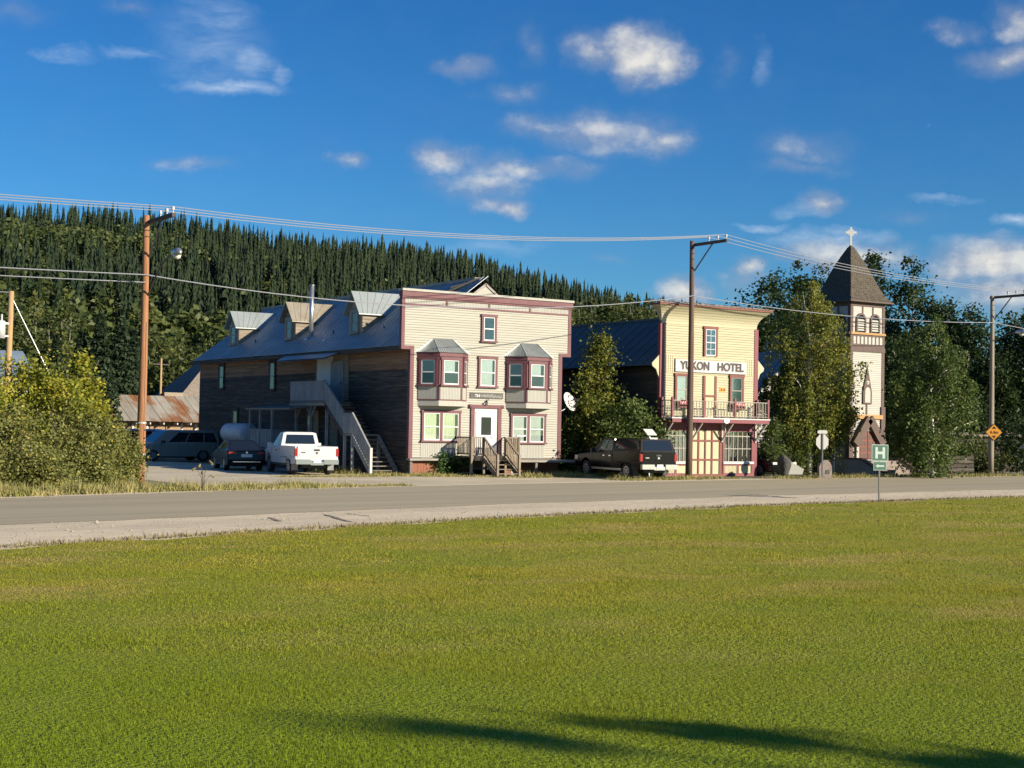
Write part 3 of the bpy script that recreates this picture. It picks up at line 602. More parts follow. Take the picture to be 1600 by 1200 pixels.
for a in dv[1:-1]: MB().fbox(Fm, a - .045, a + .045, 7.98, 8.22, .02, .056).build('parapet_divider', 'maroon', house)
window(house, Fm, 37.22, 38.05, 6.42, 7.68, fill=None, depth=.024)
window(house, Fm, 37.08, 38.13, 4.24, 5.66, fill='blind', fillfrac=(0, .82), depth=.024)
window(house, Fm, 34.03, 36.12, 1.62, 3.03, halves=2, fill='curtain', fillfrac=(.05, .78), depth=.024, cw=.1)
window(house, Fm, 38.97, 41.02, 1.58, 2.98, halves=2, fill='blind', fillfrac=(0, .8), depth=.024, cw=.1)
for a0, a1 in ((34.0, 36.15), (39.0, 41.0)):        # bead-board aprons under the ground-floor windows
    p = MB(); p.fbox(Fm, a0, a1, .83, 1.54, .0, .028); n = int((a1 - a0) / .09)
    for i in range(n): x = a0 + (a1 - a0) * (i + .5) / n; p.fbox(Fm, x - .036, x + .036, .83, 1.54, .028, .04)
    p.build('window_apron', 'cream_panel', house)
# front door
c = MB(); c.fbox(Fm, 36.70, 36.90, .85, 3.2, .0, .10); c.fbox(Fm, 38.22, 38.42, .85, 3.2, .0, .10); c.fbox(Fm, 36.62, 38.50, 3.2, 3.37, .0, .13)
c.tube([Fm.p(36.60, 3.285, .06), Fm.p(36.72, 3.285, .06)], .10, 10); c.tube([Fm.p(38.40, 3.285, .06), Fm.p(38.52, 3.285, .06)], .10, 10); c.build('door_casing', 'maroon', house)
c = MB(); c.fbox(Fm, 36.90, 38.22, .85, 3.2, .024, .050); c.fbox(Fm, 36.98, 37.06, .9, 3.0, .05, .07); c.fbox(Fm, 38.06, 38.14, .9, 3.0, .05, .07); c.fbox(Fm, 36.98, 38.14, 2.95, 3.02, .05, .075); c.build('door_frame', 'white_paint', house)
d = MB().fbox(Fm, 37.06, 38.06, .90, 2.95, .05, .082); 
for z0, z1 in ((1.0, 1.75),): d.fbox(Fm, 37.2, 37.92, z0, z1, .082, .09)
d = d.build('front_door', 'white_vinyl', house)
MB().fbox(Fm, 37.28, 37.84, 1.93, 2.78, .083, .092).build('door_pane', 'car_glass', d)
MB().tube([Fm.p(37.93, 1.85, .08), Fm.p(37.93, 1.85, .14), Fm.p(37.84, 1.85, .14)], .018, 6).build('door_handle', 'steel', d)
c = MB(); c.tube([Fm.p(37.55, 3.5, .02), Fm.p(37.55, 3.56, .14), Fm.p(37.52, 3.46, .22)], [.03, .03, .02], 6); c.tube([Fm.p(37.46, 3.38, .2), Fm.p(37.52, 3.5, .2)], [.07, .045], 8); c.bar(Fm.p(37.56, 3.52, .12), Fm.p(37.68, 3.68, .14), .03); c.build('porch_light', 'iron', house)
# skirting and ledge under the siding
c = MB(); c.fbox(Fm, U0 - .1, 35.3, .70, .80, -.05, .30); c.build('ledge', 'grey_sill', house)
c = MB(); c.fbox(Fm, 38.7, 42.6, .66, .76, -.05, 1.0); c.build('ledge', 'grey_sill', house)
for i in range(52):
    x = U0 + .02 + i * .163
    if 35.2 < x < 38.7: continue
    MB().fbox(Fm, x, x + .155, .02, .70, -.1, -.06 + random.uniform(0, .015)).build('skirting_board', 'brick_skirt', house)
for x in (U0 - .02, 39.9, 42.45): MB().fbox(Fm, x, x + .12, 0, .70 if x < 36 else .66, .05 if x < 36 else .78, .17 if x < 36 else .9).build('ledge_post', 'grey_wood', house)
MB().fbox(Fm, 38.72, 39.15, .02, .64, .50, .56).build('leaning_board', 'cream_panel', house)
for i in range(60): MB().fbox(Fs, -V1 + i * .439, -V1 + i * .439 + .42, 0, .56, -.06, -.03 + random.uniform(0, .02)).build('skirting_board', 'weathered', house)
# bay windows
def bay(a0, a1, f0, f1, dep=.85):
    zb, zt = 3.25, 5.72
    b = MB(); poly = [(a0, 0), (f0, dep), (f1, dep), (a1, 0)]
    k = len(poly); P = [Fm.p(a, zb, d) for a, d in poly] + [Fm.p(a, zt, d) for a, d in poly]
    b.add(P, [(0, 1, 2, 3), (7, 6, 5, 4), (0, 4, 5, 1), (1, 5, 6, 2), (2, 6, 7, 3), (3, 7, 4, 0)])
    B = b.build('bay_window', 'cream_panel', house)
    faces = [((a0, 0), (f0, dep)), ((f0, dep), (f1, dep)), ((f1, dep), (a1, 0))]
    for (p, q) in faces:
        o = Fm.p(p[0], 0, p[1]); e = Fm.p(q[0], 0, q[1]) - o; L = e.length; n = Vector((e.y, -e.x, 0)).normalized()
        F = Fr(o, e, n)
        tr = MB(); tr.fbox(F, -.02, L + .02, zt - .16, zt + .02, 0, .07); tr.fbox(F, .0, L, zb + .26, zb + .31, 0, .03)
        tr.fbox(F, 0, .055, zb + .3, zt - .16, 0, .03); tr.fbox(F, L - .055, L, zb + .3, zt - .16, 0, .03)
        tr.build('bay_trim', 'maroon' if L < 1.2 else 'maroon', B)
        window(B, F, .09, L - .09, zb + .98, zt - .22, level=2, fill='blind', fillfrac=(0, .75) if n.x > -.2 else (0, 1), fillz=(.5, 1) if n.x < .2 else (0, 1), cw=.11, sill=True)
        ap = MB(); m_ = int(L / .08)
        for i in range(m_): x = L * (i + .5) / m_; ap.fbox(F, x - .034, x + .034, zb + .31, zb + .90, 0, .014)
        ap.build('bead_board', 'cream_panel', B)
    # hipped sheet-metal roof with standing ridges
    ov = .14; zr = 6.42
    E_ = [Fm.p(a0 - ov, zt + .02, 0), Fm.p(f0 - ov * .6, zt + .02, dep + ov), Fm.p(f1 + ov * .6, zt + .02, dep + ov), Fm.p(a1 + ov, zt + .02, 0)]
    T_ = [Fm.p(f0 + .12, zr, .03), Fm.p(f1 - .12, zr, .03)]
    r = MB(); r.add(E_ + T_, [(0, 1, 4), (1, 2, 5, 4), (2, 3, 5), (0, 3, 2, 1), (0, 4, 5, 3)])
    for p, q in ((0, 4), (1, 4), (2, 5), (3, 5)): r.bar((E_ + T_)[p] + Vector((0, 0, .01)), (E_ + T_)[q] + Vector((0, 0, .01)), .06, .03)
    def ribs(A, B_, Tt, n):
        for i in range(1, n):
            t = i / n; lo = A.lerp(B_, t); hi = Tt[0].lerp(Tt[1], t) if isinstance(Tt, tuple) else Tt
            hi = lo.lerp(hi, 1.0 if isinstance(Tt, tuple) else .97); r.bar(lo + Vector((0, 0, .008)), hi + Vector((0, 0, .008)), .022, .022)
    ribs(E_[0], E_[1], T_[0], 14); ribs(E_[1], E_[2], (T_[0], T_[1]), 12); ribs(E_[2], E_[3], T_[1], 14)
    r.build('bay_roof', 'corrugated', B)
bay(33.78, 36.45, 34.50, 35.73, .78); bay(38.66, 41.32, 39.38, 40.58, .78)
# roof sheets
eave_x = U0 - .48; ang = math.atan(RS); zl = 5.98 + .02
slope_len = (UC - eave_x) / math.cos(ang); rows = [0, .9, 2.6, 4.3, slope_len]
c = MB(); c.add([(eave_x + .02, V0 + .17, zl - .06), (UC, V0 + .45, zl + (UC - eave_x) * RS - .06), (UC, V1 + .4, zl + (UC - eave_x) * RS - .06), (eave_x + .02, V1 + .4, zl - .06),
                 (2 * UC - eave_x, V0 + .45, zl - .06), (2 * UC - eave_x, V1 + .4, zl - .06)], [(0, 1, 2, 3), (1, 4, 5, 2)]); rf = c.build('roof', 'weathered', house)
wsheet = .9; nst = int((V1 + .35 - (V0 + .2)) / wsheet)
cache = {}
for r0, r1 in zip(rows, rows[1:]):
    s = MB(); L = r1 - r0 + .05; dx = math.cos(ang) * L; dz = math.sin(ang) * L
    s.add([(0, 0, 0), (0, wsheet * .985, 0), (dx, wsheet * .985, dz), (dx, 0, dz), (0, 0, .012), (0, wsheet * .985, .012), (dx, wsheet * .985, dz + .012), (dx, 0, dz + .012)], [(0, 3, 2, 1), (4, 5, 6, 7), (0, 1, 5, 4), (1, 2, 6, 5), (2, 3, 7, 6), (3, 0, 4, 7)])
    for yy in (.02, .45): s.bar((0, yy, .018), (dx, yy, dz + .018), .03, .022)
    me = s.mesh('roof_sheet', 'metal_roof')
    for j in range(nst): inst('roof_sheet', me, (eave_x + math.cos(ang) * r0, V0 + .2 + j * wsheet, zl + math.sin(ang) * r0 + .004 + (.012 if r0 == 0 else 0) + random.uniform(0, .012)), rf)
MB().box(UC - .17, UC + .17, V0 + 1.1, V1 + .42, zl + (UC - eave_x) * RS - .09, zl + (UC - eave_x) * RS + .05).build('ridge_cap', 'grey_sill', rf)
MB().box(eave_x - .02, eave_x + .04, V0 + .2, V1 + .4, zl - .2, zl - .005).build('fascia', 'weathered', rf)
c = MB(); G = Fr((0, V0 + .5, 0), (1, 0, 0), (0, -1, 0)); zp = 6.0 + (UC - U0 - .1) * RS
c.fprism(G, [(UC - 1.5, zp - 1.05), (UC + 1.5, zp - 1.05), (UC, zp)], .09, .13); 
c.build('gable_face', 'cream', house)
c = MB(); c.bar(G.p(UC - 2.2, zp - 2.2 * RS + .10, .08), G.p(UC + .02, zp + .11, .08), .2, .10); c.bar(G.p(UC + 2.2, zp - 2.2 * RS + .10, .08), G.p(UC - .02, zp + .11, .08), .2, .10); c.build('rake_board', 'grey_sill', house)
v = MB(); v.fbox(G, UC - .18, UC + .18, zp - .78, zp - .44, .13, .15); v = v.build('gable_vent', 'dark_inside', house)
c = MB()
for i in range(5): c.fbox(G, UC - .18, UC + .18, zp - .78 + i * .07, zp - .74 + i * .07, .15, .17)
c.build('louvre', 'grey_sill', v)
c = MB(); c.bar((UC - 1.3, V0 + 2.4, 8.72), (UC - .1, V0 + .9, zp + .40), .16, .10); c.bar((UC - .9, V0 + 2.1, 9.1), (UC + .1, V0 + .9, zp + .36), .12, .08); c.bar((UC + .02, V0 + .85, zp + .42), (UC + .62, V0 + .8, zp - .28), .1, .06); c.bar((UC - .02, V0 + .9, zp + .1), (UC - .02, V0 + .9, zp + .46), .1, .1); c.build('ridge_planks', 'weathered_pale', house)
# dormers on the shady side
def dormer(vc, m, apex=8.93):
    u_ = 34.1; hw = .72; ze = 8.10
    zroof = lambda x: zl + (x - eave_x) * RS
    b = MB(); xb = eave_x + (ze - zl) / RS
    b.add([(u_, vc - hw, zroof(u_)), (u_, vc + hw, zroof(u_)), (u_, vc + hw, ze), (u_, vc, apex - .1), (u_, vc - hw, ze), (xb + .2, vc - hw, ze), (xb + .2, vc + hw, ze), (xb + 1.2, vc, apex - .1)],
          [(0, 1, 2, 3, 4), (0, 4, 5), (1, 6, 2), (4, 3, 7, 5), (2, 6, 7, 3)])
    D = b.build('dormer', 'weathered_pale', house)
    xr = eave_x + (apex - zl) / RS + .15; r = MB()
    for sg in (-1, 1):
        e = hw + .2; dz = (apex - ze) / hw * .2
        A = [(u_ - .28, vc + sg * e, ze - dz), (u_ - .28, vc, apex), (xr, vc, apex), (eave_x + (ze - dz - zl) / RS + .1, vc + sg * e, ze - dz)]
        r.add(A + [(x, y, z + .05) for x, y, z in A], [(0, 1, 2, 3), (7, 6, 5, 4), (0, 4, 5, 1), (1, 5, 6, 2), (2, 6, 7, 3), (3, 7, 4, 0)])
        for i in range(1, 7):
            t = i / 7; p0 = Vector(A[3]).lerp(Vector(A[0]), t); p1 = Vector(A[2]).lerp(Vector(A[1]), t); r.bar(p0 + Vector((0, 0, .055)), p1 + Vector((0, 0, .055)), .03, .02)
    r.build('dormer_roof', m, D)
    for k in range(7):                      # boards on the sunlit cheek
        z = zroof(u_) + .1 + k * .16; x1 = eave_x + (z + .08 - zl) / RS
        MB().box(u_ + .02, max(x1, u_ + .2), vc - hw - .025, vc - hw - .004, z, z + .15).build('cheek_board', 'weathered_pale', D)
    Fd = Fr((u_, vc, 0), (0, -1, 0), (-1, 0, 0))
    window(D, Fd, -.42, .42, 6.98, 8.12, casing='grey_sill', sash='grey_sill', level=2, fill=None, cw=.12)
dormer(82.5, 'metal_roof_pale', 8.90); dormer(74.6, 'metal_roof_rusty', 8.96); dormer(66.7, 'metal_roof_pale', 9.03)
c = MB(); c.tube([(34.25, 72.2, 6.7), (34.25, 72.2, 9.75)], .12, 12); c.tube([(34.25, 72.2, 9.75), (34.25, 72.2, 9.8)], .15, 12); c.box(34.0, 34.5, 71.95, 72.45, 6.5, 6.95); c.build('stove_pipe', 'galvanised', house, True)
for y, x in ((79.5, 34.2), (69.6, 34.3), (64.2, 34.4)): MB().tube([(x, y, zl + (x - eave_x) * RS), (x, y, zl + (x - eave_x) * RS + .22)], .04, 8).build('vent_pipe', 'iron', house)
# openings of the side wall
for vc, z0, z1 in ((82.4, 4.3, 5.75), (75.1, 4.15, 5.75), (80.2, 1.75, 3.1), (70.2, 1.4, 2.9), (64.6, 1.5, 2.9)):
    window(house, Fs, -vc - .42, -vc + .42, z0, z1, casing='weathered', sash='grey_paint', fill='blind', fillz=(.1, 1), depth=.024, cw=.12)
c = MB(); c.fbox(Fs, -69.6, -65.9, 3.5, 5.9, .03, .07); c.build('porch_wall', 'weathered_pale', house)
c = MB(); c.fbox(Fs, -69.4, -67.6, 4.3, 5.8, .07, .09); c.build('white_board', 'white_paint', house)
d = MB().fbox(Fs, -68.15, -66.15, 3.45, 5.6, .07, .10); d = MB().fbox(Fs, -67.75, -66.35, 3.46, 5.52, .07, .13).build('side_door', 'grey_paint', house)
MB().tube([Fs.p(-66.5, 4.4, .13), Fs.p(-66.5, 4.4, .19)], .04, 8).build('door_knob', 'iron', d)
for vc in (69.6, 67.4): MB().fbox(Fs, -vc - .42, -vc + .42, .95, 3.0, .03, .075).build('lower_door', 'weathered_pale', house)
c = MB(); c.add([(eave_x + .1, 66.0, 5.95), (eave_x + .1, 72.6, 5.95), (eave_x - .75, 72.0, 5.60), (eave_x - .75, 66.3, 5.60)], [(0, 1, 2, 3)]); c.add([(eave_x + .1, 66.0, 5.90), (eave_x + .1, 72.6, 5.90), (eave_x - .75, 72.0, 5.54), (eave_x - .75, 66.3, 5.54)], [(3, 2, 1, 0)]); c.build('roof_extension', 'metal_roof', house)
# name board
nb = thing('name_board', (37.58, V0 - .03, 3.65), 'faded grey name board with worn white lettering above the white front door', 'sign')
MB().fbox(Fm, 36.65, 38.51, 3.67, 3.95, .03, .065).build('board', 'name_grey', nb)
# only the first letter can still be read: the rest is worn paint
text_mesh('lettering', 'T', .17, 'sign_white', Fm, 36.96, 3.80, .07, .11, nb, .004, .006)
for x in (37.06, 37.16): MB().fprism(Fm, [(x - .03, 3.74), (x + .02, 3.73), (x + .035, 3.83), (x + .0, 3.87), (x - .03, 3.82)], .065, .072).build('worn_paint', 'sign_white', nb)
x = 37.27
while x < 38.42:
    z = 3.80 - .03 * (x > 37.95); hgt_ = random.uniform(.10, .17) * (.8 if x > 37.95 else 1); ln_ = random.uniform(-.035, .035)
    MB().bar(Fm.p(x - ln_, z - hgt_ / 2, .068), Fm.p(x + ln_, z + hgt_ / 2, .068), .022, .006, up=(0, -1, 0)).build('worn_paint', 'letter_shadow', nb); x += random.uniform(.035, .062)

# ---- front porch with steps
def rail_panel(P, p, q, z0, z1, mt, n, bw=.045, slope=0.0, top=.09):
    p = Vector(p); q = Vector(q); d = q - p; dz = Vector((0, 0, slope))
    MB().bar(p + Vector((0, 0, z1)), q + dz + Vector((0, 0, z1)), top, .05).build('handrail', mt, P)
    MB().bar(p + Vector((0, 0, z0)), q + dz + Vector((0, 0, z0)), .05, .07).build('bottom_rail', mt, P)
    for i in range(n):
        t = (i + .5) / n; b = p + d * t + dz * t
        MB().bar(b + Vector((0, 0, z0 + .03)), b + Vector((0, 0, z1 - .02)), bw, .03, up=d.normalized()).build('baluster', mt, P)
porch = thing('front_porch', (37.26, 58.3, 0), 'small unpainted wooden porch with railings and steps at the white front door', 'porch')
yf = V0 - 1.4; c = MB()
for i in range(10): MB().box(35.9, 38.62, yf + i * .139, yf + i * .139 + .13, .90, .94).build('deck_board', 'deck_wood', porch)
MB().box(35.9, 38.62, yf - .03, yf, .74, .90).build('rim_joist', 'deck_wood', porch)
for x in (35.95, 36.62, 37.82, 38.57):
    MB().box(x - .05, x + .05, yf - .06, yf + .04, 0, 1.86).build('post', 'deck_wood', porch)
rail_panel(porch, (35.95, V0 - .1, .94), (35.95, yf, .94), .1, .88, 'deck_wood', 10)
rail_panel(porch, (38.57, V0 - .1, .94), (38.57, yf, .94), .1, .88, 'deck_wood', 10)
rail_panel(porch, (35.98, yf, .94), (36.6, yf, .94), .1, .88, 'deck_wood', 6)
rail_panel(porch, (37.85, yf, .94), (38.55, yf, .94), .1, .88, 'deck_wood', 7)
for x in (36.62, 37.82):
    rail_panel(porch, (x, yf - .05, .94), (x, yf - 1.2, .94), .12, .86, 'deck_wood', 9, slope=-.80)
    MB().box(x - .05, x + .05, yf - 1.27, yf - 1.17, 0, 1.06).build('newel_post', 'deck_wood', porch)
    MB().bar((x, yf - .02, .80), (x, yf - 1.22, .02), .05, .22).build('stringer', 'deck_wood', porch)
for i in range(4): MB().box(36.6, 37.84, yf - .3 * (i + 1) - .02, yf - .3 * i - .05, .94 - .2 * (i + 1), .98 - .2 * (i + 1)).build('step', 'deck_wood', porch)
# ---- outside staircase on the shady side
st = thing('outside_staircase', (32.55, 64.8, 0), 'grey weathered wooden staircase with boarded railings up the dark side wall', 'staircase')
def slat_panel(P, p, q, z0, z1, mt, slope=0.0, pitch=.135):
    p = Vector(p); q = Vector(q); n = max(2, int((q - p).length / pitch))
    for i in range(n):
        t = (i + .5) / n; b = p.lerp(q, t) + Vector((0, 0, slope * t)); MB().bar(b + Vector((0, 0, z0)), b + Vector((0, 0, z1)), pitch * .92, .022, up=(q - p).normalized().cross(Vector((0, 0, 1)))).build('slat', mt, P)
    MB().bar(p + Vector((0, 0, z1 + .02)), q + Vector((0, 0, slope + z1 + .02)), .09, .05).build('handrail', mt, P)
xa, xb_ = 31.8, 33.3
MB().box(xa, xb_, 65.4, 69.3, 3.33, 3.45).build('upper_deck', 'grey_wood', st); MB().box(xa - .03, xb_, 65.3, 69.35, 3.22, 3.329).build('deck_beam', 'weathered_pale', st)
slat_panel(st, (xa, 69.3, 3.45), (xa, 65.45, 3.45), .02, .95, 'grey_paint'); slat_panel(st, (xb_, 69.3, 3.45), (xa, 69.3, 3.45), .02, .95, 'grey_paint')
for y in (68.7, 67.0, 65.2): MB().box(xa + .02, xa + .14, y - .06, y + .06, 0, 3.22).build('post', 'grey_paint', st)
for y, s in ((68.7, -1), (67.0, 1), (67.0, -1)): MB().bar((xa + .08, y, 2.55), (xa + .08, y + s * .5, 3.2), .08).build('brace', 'grey_paint', st)
for x in (xa, xb_ - .1): MB().bar((x + .05, 65.4, 3.3), (x + .05, 63.2, 1.76), .06, .26).build('stringer', 'weathered', st); MB().bar((x + .05, 62.35, 1.7), (x + .05, 60.42, .06), .06, .26).build('stringer', 'grey_paint', st)
slat_panel(st, (xa, 65.4, 3.45), (xa, 63.2, 3.45), .05, 1.0, 'grey_paint', slope=-1.55)
MB().box(xa, xb_, 62.3, 63.25, 1.78, 1.87).build('middle_landing', 'grey_wood', st); slat_panel(st, (xa, 63.22, 1.87), (xa, 62.3, 1.87), .02, .95, 'grey_paint')
slat_panel(st, (xa, 62.3, 1.87), (xa, 60.45, 1.87), .05, .98, 'grey_paint', slope=-1.62)
for x, y in ((xa + .05, 63.15), (xa + .05, 62.35), (xb_ - .05, 62.35)): MB().box(x - .06, x + .06, y - .06, y + .06, 0, 1.77).build('post', 'grey_paint', st)
MB().box(xa - .06, xa + .06, 60.32, 60.44, 0, 1.25).build('newel_post', 'white_paint', st)
for i in range(8): MB().box(xa + .03, xb_ - .03, 63.2 + i * .275, 63.5 + i * .275, 1.87 + .185 * (i + 1) - .05, 1.87 + .185 * (i + 1) - .008).build('step', 'grey_wood', st)
for i in range(8): MB().box(xa + .03, xb_ + .05, 60.35 + i * .245, 60.62 + i * .245, .02 + .2 * (i + 1) - .04, .02 + .2 * (i + 1)).build('step', 'grey_wood', st)
# ---- lean-to porch beside the stairs
sp = thing('lean_to_porch', (32.2, 69.8, 0), 'shaded lean-to porch with pale boarded railing behind the white pickup', 'porch')
c = MB(); c.add([(30.75, 67.1, 3.08), (30.75, 72.6, 3.08), (33.38, 72.6, 3.45), (33.38, 67.1, 3.45), (30.75, 67.1, 3.0), (30.75, 72.6, 3.0), (33.38, 72.6, 3.37), (33.38, 67.1, 3.37)], [(0, 3, 2, 1), (4, 5, 6, 7), (0, 1, 5, 4), (1, 2, 6, 5), (2, 3, 7, 6), (3, 0, 4, 7)]); c.build('porch_roof', 'dark_roof', sp)
MB().box(30.8, 33.35, 69.4, 72.4, .85, 1.0).build('deck', 'grey_wood', sp)
for y in (69.5, 71.0, 72.3): MB().box(30.85, 30.96, y - .05, y + .05, 0, 3.02).build('post', 'grey_paint', sp)
slat_panel(sp, (30.9, 72.3, 1.0), (30.9, 69.5, 1.0), .05, .95, 'grey_paint', pitch=.12); slat_panel(sp, (30.9, 69.45, 1.0), (32.3, 69.45, 1.0), .05, .95, 'grey_paint', pitch=.12)
# ---- fuel tank on its stand
tk = thing('fuel_tank', (32.35, 77.6, 0), 'white horizontal fuel tank on a timber stand against the dark wall', 'tank')
c = MB(); yy0, yy1, zc = 76.0, 78.9, 1.72; pts = []; rr = []
for y, r_ in ((yy0 - .12, .02), (yy0 - .10, .25), (yy0 - .04, .46), (yy0 + .06, .55), (yy1 - .06, .55), (yy1 + .04, .46), (yy1 + .12, .02)): pts.append((32.45, y, zc)); rr.append(r_)
c.tube(pts, rr, 24); c.build('tank_body', 'tank_white', tk, True)
for y in (76.5, 78.4):
    MB().box(31.95, 32.95, y - .08, y + .08, 1.06, 1.24).build('cradle', 'weathered', tk)
    for x in (32.0, 32.88): MB().box(x - .06, x + .06, y - .06, y + .06, 0, 1.06).build('leg', 'weathered', tk)
MB().tube([(32.45, 76.6, 2.26), (32.45, 76.6, 2.42)], .05, 8).build('filler_cap', 'iron', tk)
# ---- satellite dish
dish = thing('satellite_dish', (42.0, 60.25, 3.1), 'pale round satellite dish on a bracket at the corner of the cream house', 'satellite dish')
dc = Vector((42.62, 59.95, 3.62)); ax = Vector((.35, -.85, .38)).normalized(); aa = ax.cross(Vector((0, 0, 1))).normalized(); bb = aa.cross(ax)
V = [dc]; Fc = []; n = 24; rr_ = [(.2, .015), (.36, .05), (.5, .1)]
for r_, h in rr_:
    for j in range(n): t = 2 * math.pi * j / n; V.append(dc + (aa * math.cos(t) + bb * math.sin(t)) * r_ + ax * h)
for j in range(n):
    Fc.append((0, 1 + j, 1 + (j + 1) % n))
    for k_ in range(2): Fc.append((1 + k_ * n + j, 1 + (k_ + 1) * n + j, 1 + (k_ + 1) * n + (j + 1) % n, 1 + k_ * n + (j + 1) % n))
V += [v_ - ax * .02 for v_ in V]; m_ = len(V) // 2; Fc += [tuple(reversed([i + m_ for i in f])) for f in Fc]
MB().add(V, Fc).build('reflector', 'sign_white', dish, True)
MB().tube([(41.95, 59.8, 3.12), (42.3, 59.75, 3.28), tuple(dc - ax * .03)], .03, 6).build('bracket', 'steel', dish)
c = MB(); fp = dc + ax * .55 - bb * .1
for t in (0, 2.1, 4.2): c.tube([tuple(dc + (aa * math.cos(t) + bb * math.sin(t)) * .48 + ax * .1), tuple(fp)], .012, 5)
c.tube([tuple(fp), tuple(fp - ax * .12)], .05, 8); c.build('feed_arm', 'iron', dish)

# ================================================================== Yukon Hotel
HU0, HU1, HV, HB = 44.60, 50.85, 55.22, 71.5
Fh = Fr((0, HV, 0), (1, 0, 0), (0, -1, 0))
hot = thing('hotel', (47.72, 58, 0), 'yellow clapboard false-front hotel with dark red trim and a balcony', 'hotel')
c = MB(); c.box(HU0 + .05, HU1 - .05, HV + .02, HV + .16, .0, 8.2); c.build('false_front', 'grey_wood', hot)
c = MB(); c.box(HU0 + .08, HU1 - .08, HV + .16, HB, 0, 5.35); G = Fr((0, HV + .3, 0), (1, 0, 0), (0, -1, 0)); HC = (HU0 + HU1) / 2
c.fprism(G, [(HU0 + .08, 5.35), (HU1 - .08, 5.35), (HC, 7.9)], -.1, 0); G2 = Fr((0, HB, 0), (1, 0, 0), (0, -1, 0)); c.fprism(G2, [(HU0 + .08, 5.35), (HU1 - .08, 5.35), (HC, 7.9)], 0, .1); c.build('wall_core', 'dark_log', hot)
siding(hot, Fh, HU0 + .1, HU1 - .1, 2.95, 7.46, .121, 'yellow')
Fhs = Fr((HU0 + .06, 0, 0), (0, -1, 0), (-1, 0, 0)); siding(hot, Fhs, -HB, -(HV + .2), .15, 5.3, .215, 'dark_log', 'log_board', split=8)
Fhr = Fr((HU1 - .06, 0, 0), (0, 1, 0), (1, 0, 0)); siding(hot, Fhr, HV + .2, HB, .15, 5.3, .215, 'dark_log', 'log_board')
# coved cornice: each course leans further out
N_ = 7
for i in range(N_):
    t0 = i / N_; t1 = (i + 1) / N_; o0 = .52 * t0**2.2; o1 = .52 * t1**2.2; z0 = 7.47 + .83 * t0; z1 = 7.47 + .83 * t1 + .012
    c = MB(); a0 = HU0 + .06; a1 = HU1 - .06
    P = [(a0 - o0, HV - .02 - o0, z0), (a1 + o0, HV - .02 - o0, z0), (a1 + o1, HV - .006 - o1, z1), (a0 - o1, HV - .006 - o1, z1), (a0 - o0, HV + .15, z0), (a1 + o0, HV + .15, z0), (a1 + o1, HV + .15, z1), (a0 - o1, HV + .15, z1)]
    c.add(P, [(0, 1, 2, 3), (4, 7, 6, 5), (0, 4, 5, 1), (1, 5, 6, 2), (2, 6, 7, 3), (3, 7, 4, 0)]); c.build('cove_board', 'yellow', hot)
MB().box(HU0 - .50, HU1 + .50, HV - .58, HV + .2, 8.312, 8.40).build('cornice', 'rust_trim', hot)
for i in range(3):
    for j in range(26):
        x = HU0 - .54 + j * .282; MB().add([(x, HV - .62 + i * .3, 8.405 + i * .045), (x + .26, HV - .62 + i * .3, 8.405 + i * .045), (x + .26, HV - .25 + i * .3, 8.46 + i * .05 + random.uniform(0, .03)), (x, HV - .25 + i * .3, 8.46 + i * .05 + random.uniform(0, .03)), (x, HV - .62 + i * .3, 8.43 + i * .045 + random.uniform(0, .04)), (x + .26, HV - .62 + i * .3, 8.43 + i * .045 + random.uniform(0, .04)), (x + .26, HV - .25 + i * .3, 8.50 + i * .05), (x, HV - .25 + i * .3, 8.50 + i * .05)],
             [(0, 3, 2, 1), (4, 5, 6, 7), (0, 1, 5, 4), (1, 2, 6, 5), (2, 3, 7, 6), (3, 0, 4, 7)]).build('cornice_shingle', 'old_shingle', hot)
for a0, a1 in ((HU0 - .03, HU0 + .22), (HU1 - .22, HU1 + .03)):
    MB().fbox(Fh, a0, a1, 2.88, 7.44, -.16, .05).build('corner_board', 'red_trim', hot)
    MB().fbox(Fh, a0, a1, .0, 2.64, -.16, .05).build('corner_post', 'red_trim', hot)
MB().fbox(Fh, HU0 + .22, HU1 - .22, 7.44, 7.48, .02, .04).build('cove_seam', 'yellow_panel', hot)
for sg, a in ((-1, HU0), (1, HU1)):                 # scrolled ears that hide the eaves
    c = MB(); c.fprism(Fh, [(a, 5.95), (a + sg * .48, 5.50), (a + sg * .45, 5.35), (a + sg * .22, 5.2), (a + sg * .12, 4.95), (a, 4.75)][::sg], -.06, 0); c.build('eave_ear', 'yellow_panel', hot)
window(hot, Fh, 47.29, 48.14, 5.95, 7.41, casing='rust_trim', fill=None, muntin=(2, 4), depth=.022, cw=.1, sill=False)
window(hot, Fh, 45.50, 46.34, 3.58, 5.02, casing='rust_trim', sash='grey_sill', fill='blind', fillfrac=(.1, .9), depth=.022, cw=.1)
window(hot, Fh, 49.0, 49.9, 3.60, 5.06, casing='rust_trim', sash='grey_sill', fill='blind', fillfrac=(.1, .9), fillz=(.5, 1), depth=.022, cw=.1)
c = MB(); c.fbox(Fh, 47.28, 47.42, 2.9, 4.98, .02, .08); c.fbox(Fh, 48.0, 48.14, 2.9, 4.98, .02, .08); c.fbox(Fh, 47.42, 48.0, 3.93, 4.03, .02, .075); c.build('door_casing', 'rust_trim', hot)
d = MB().fbox(Fh, 47.42, 48.0, 2.9, 3.93, .02, .05).build('balcony_door', 'yellow_panel', hot); MB().fbox(Fh, 47.42, 48.0, 4.03, 4.98, .02, .055).build('transom_panel', 'yellow_panel', d)
MB().tube([Fh.p(47.92, 3.4, .05), Fh.p(47.92, 3.4, .1)], .03, 8).build('door_knob', 'iron', d)
c = MB()
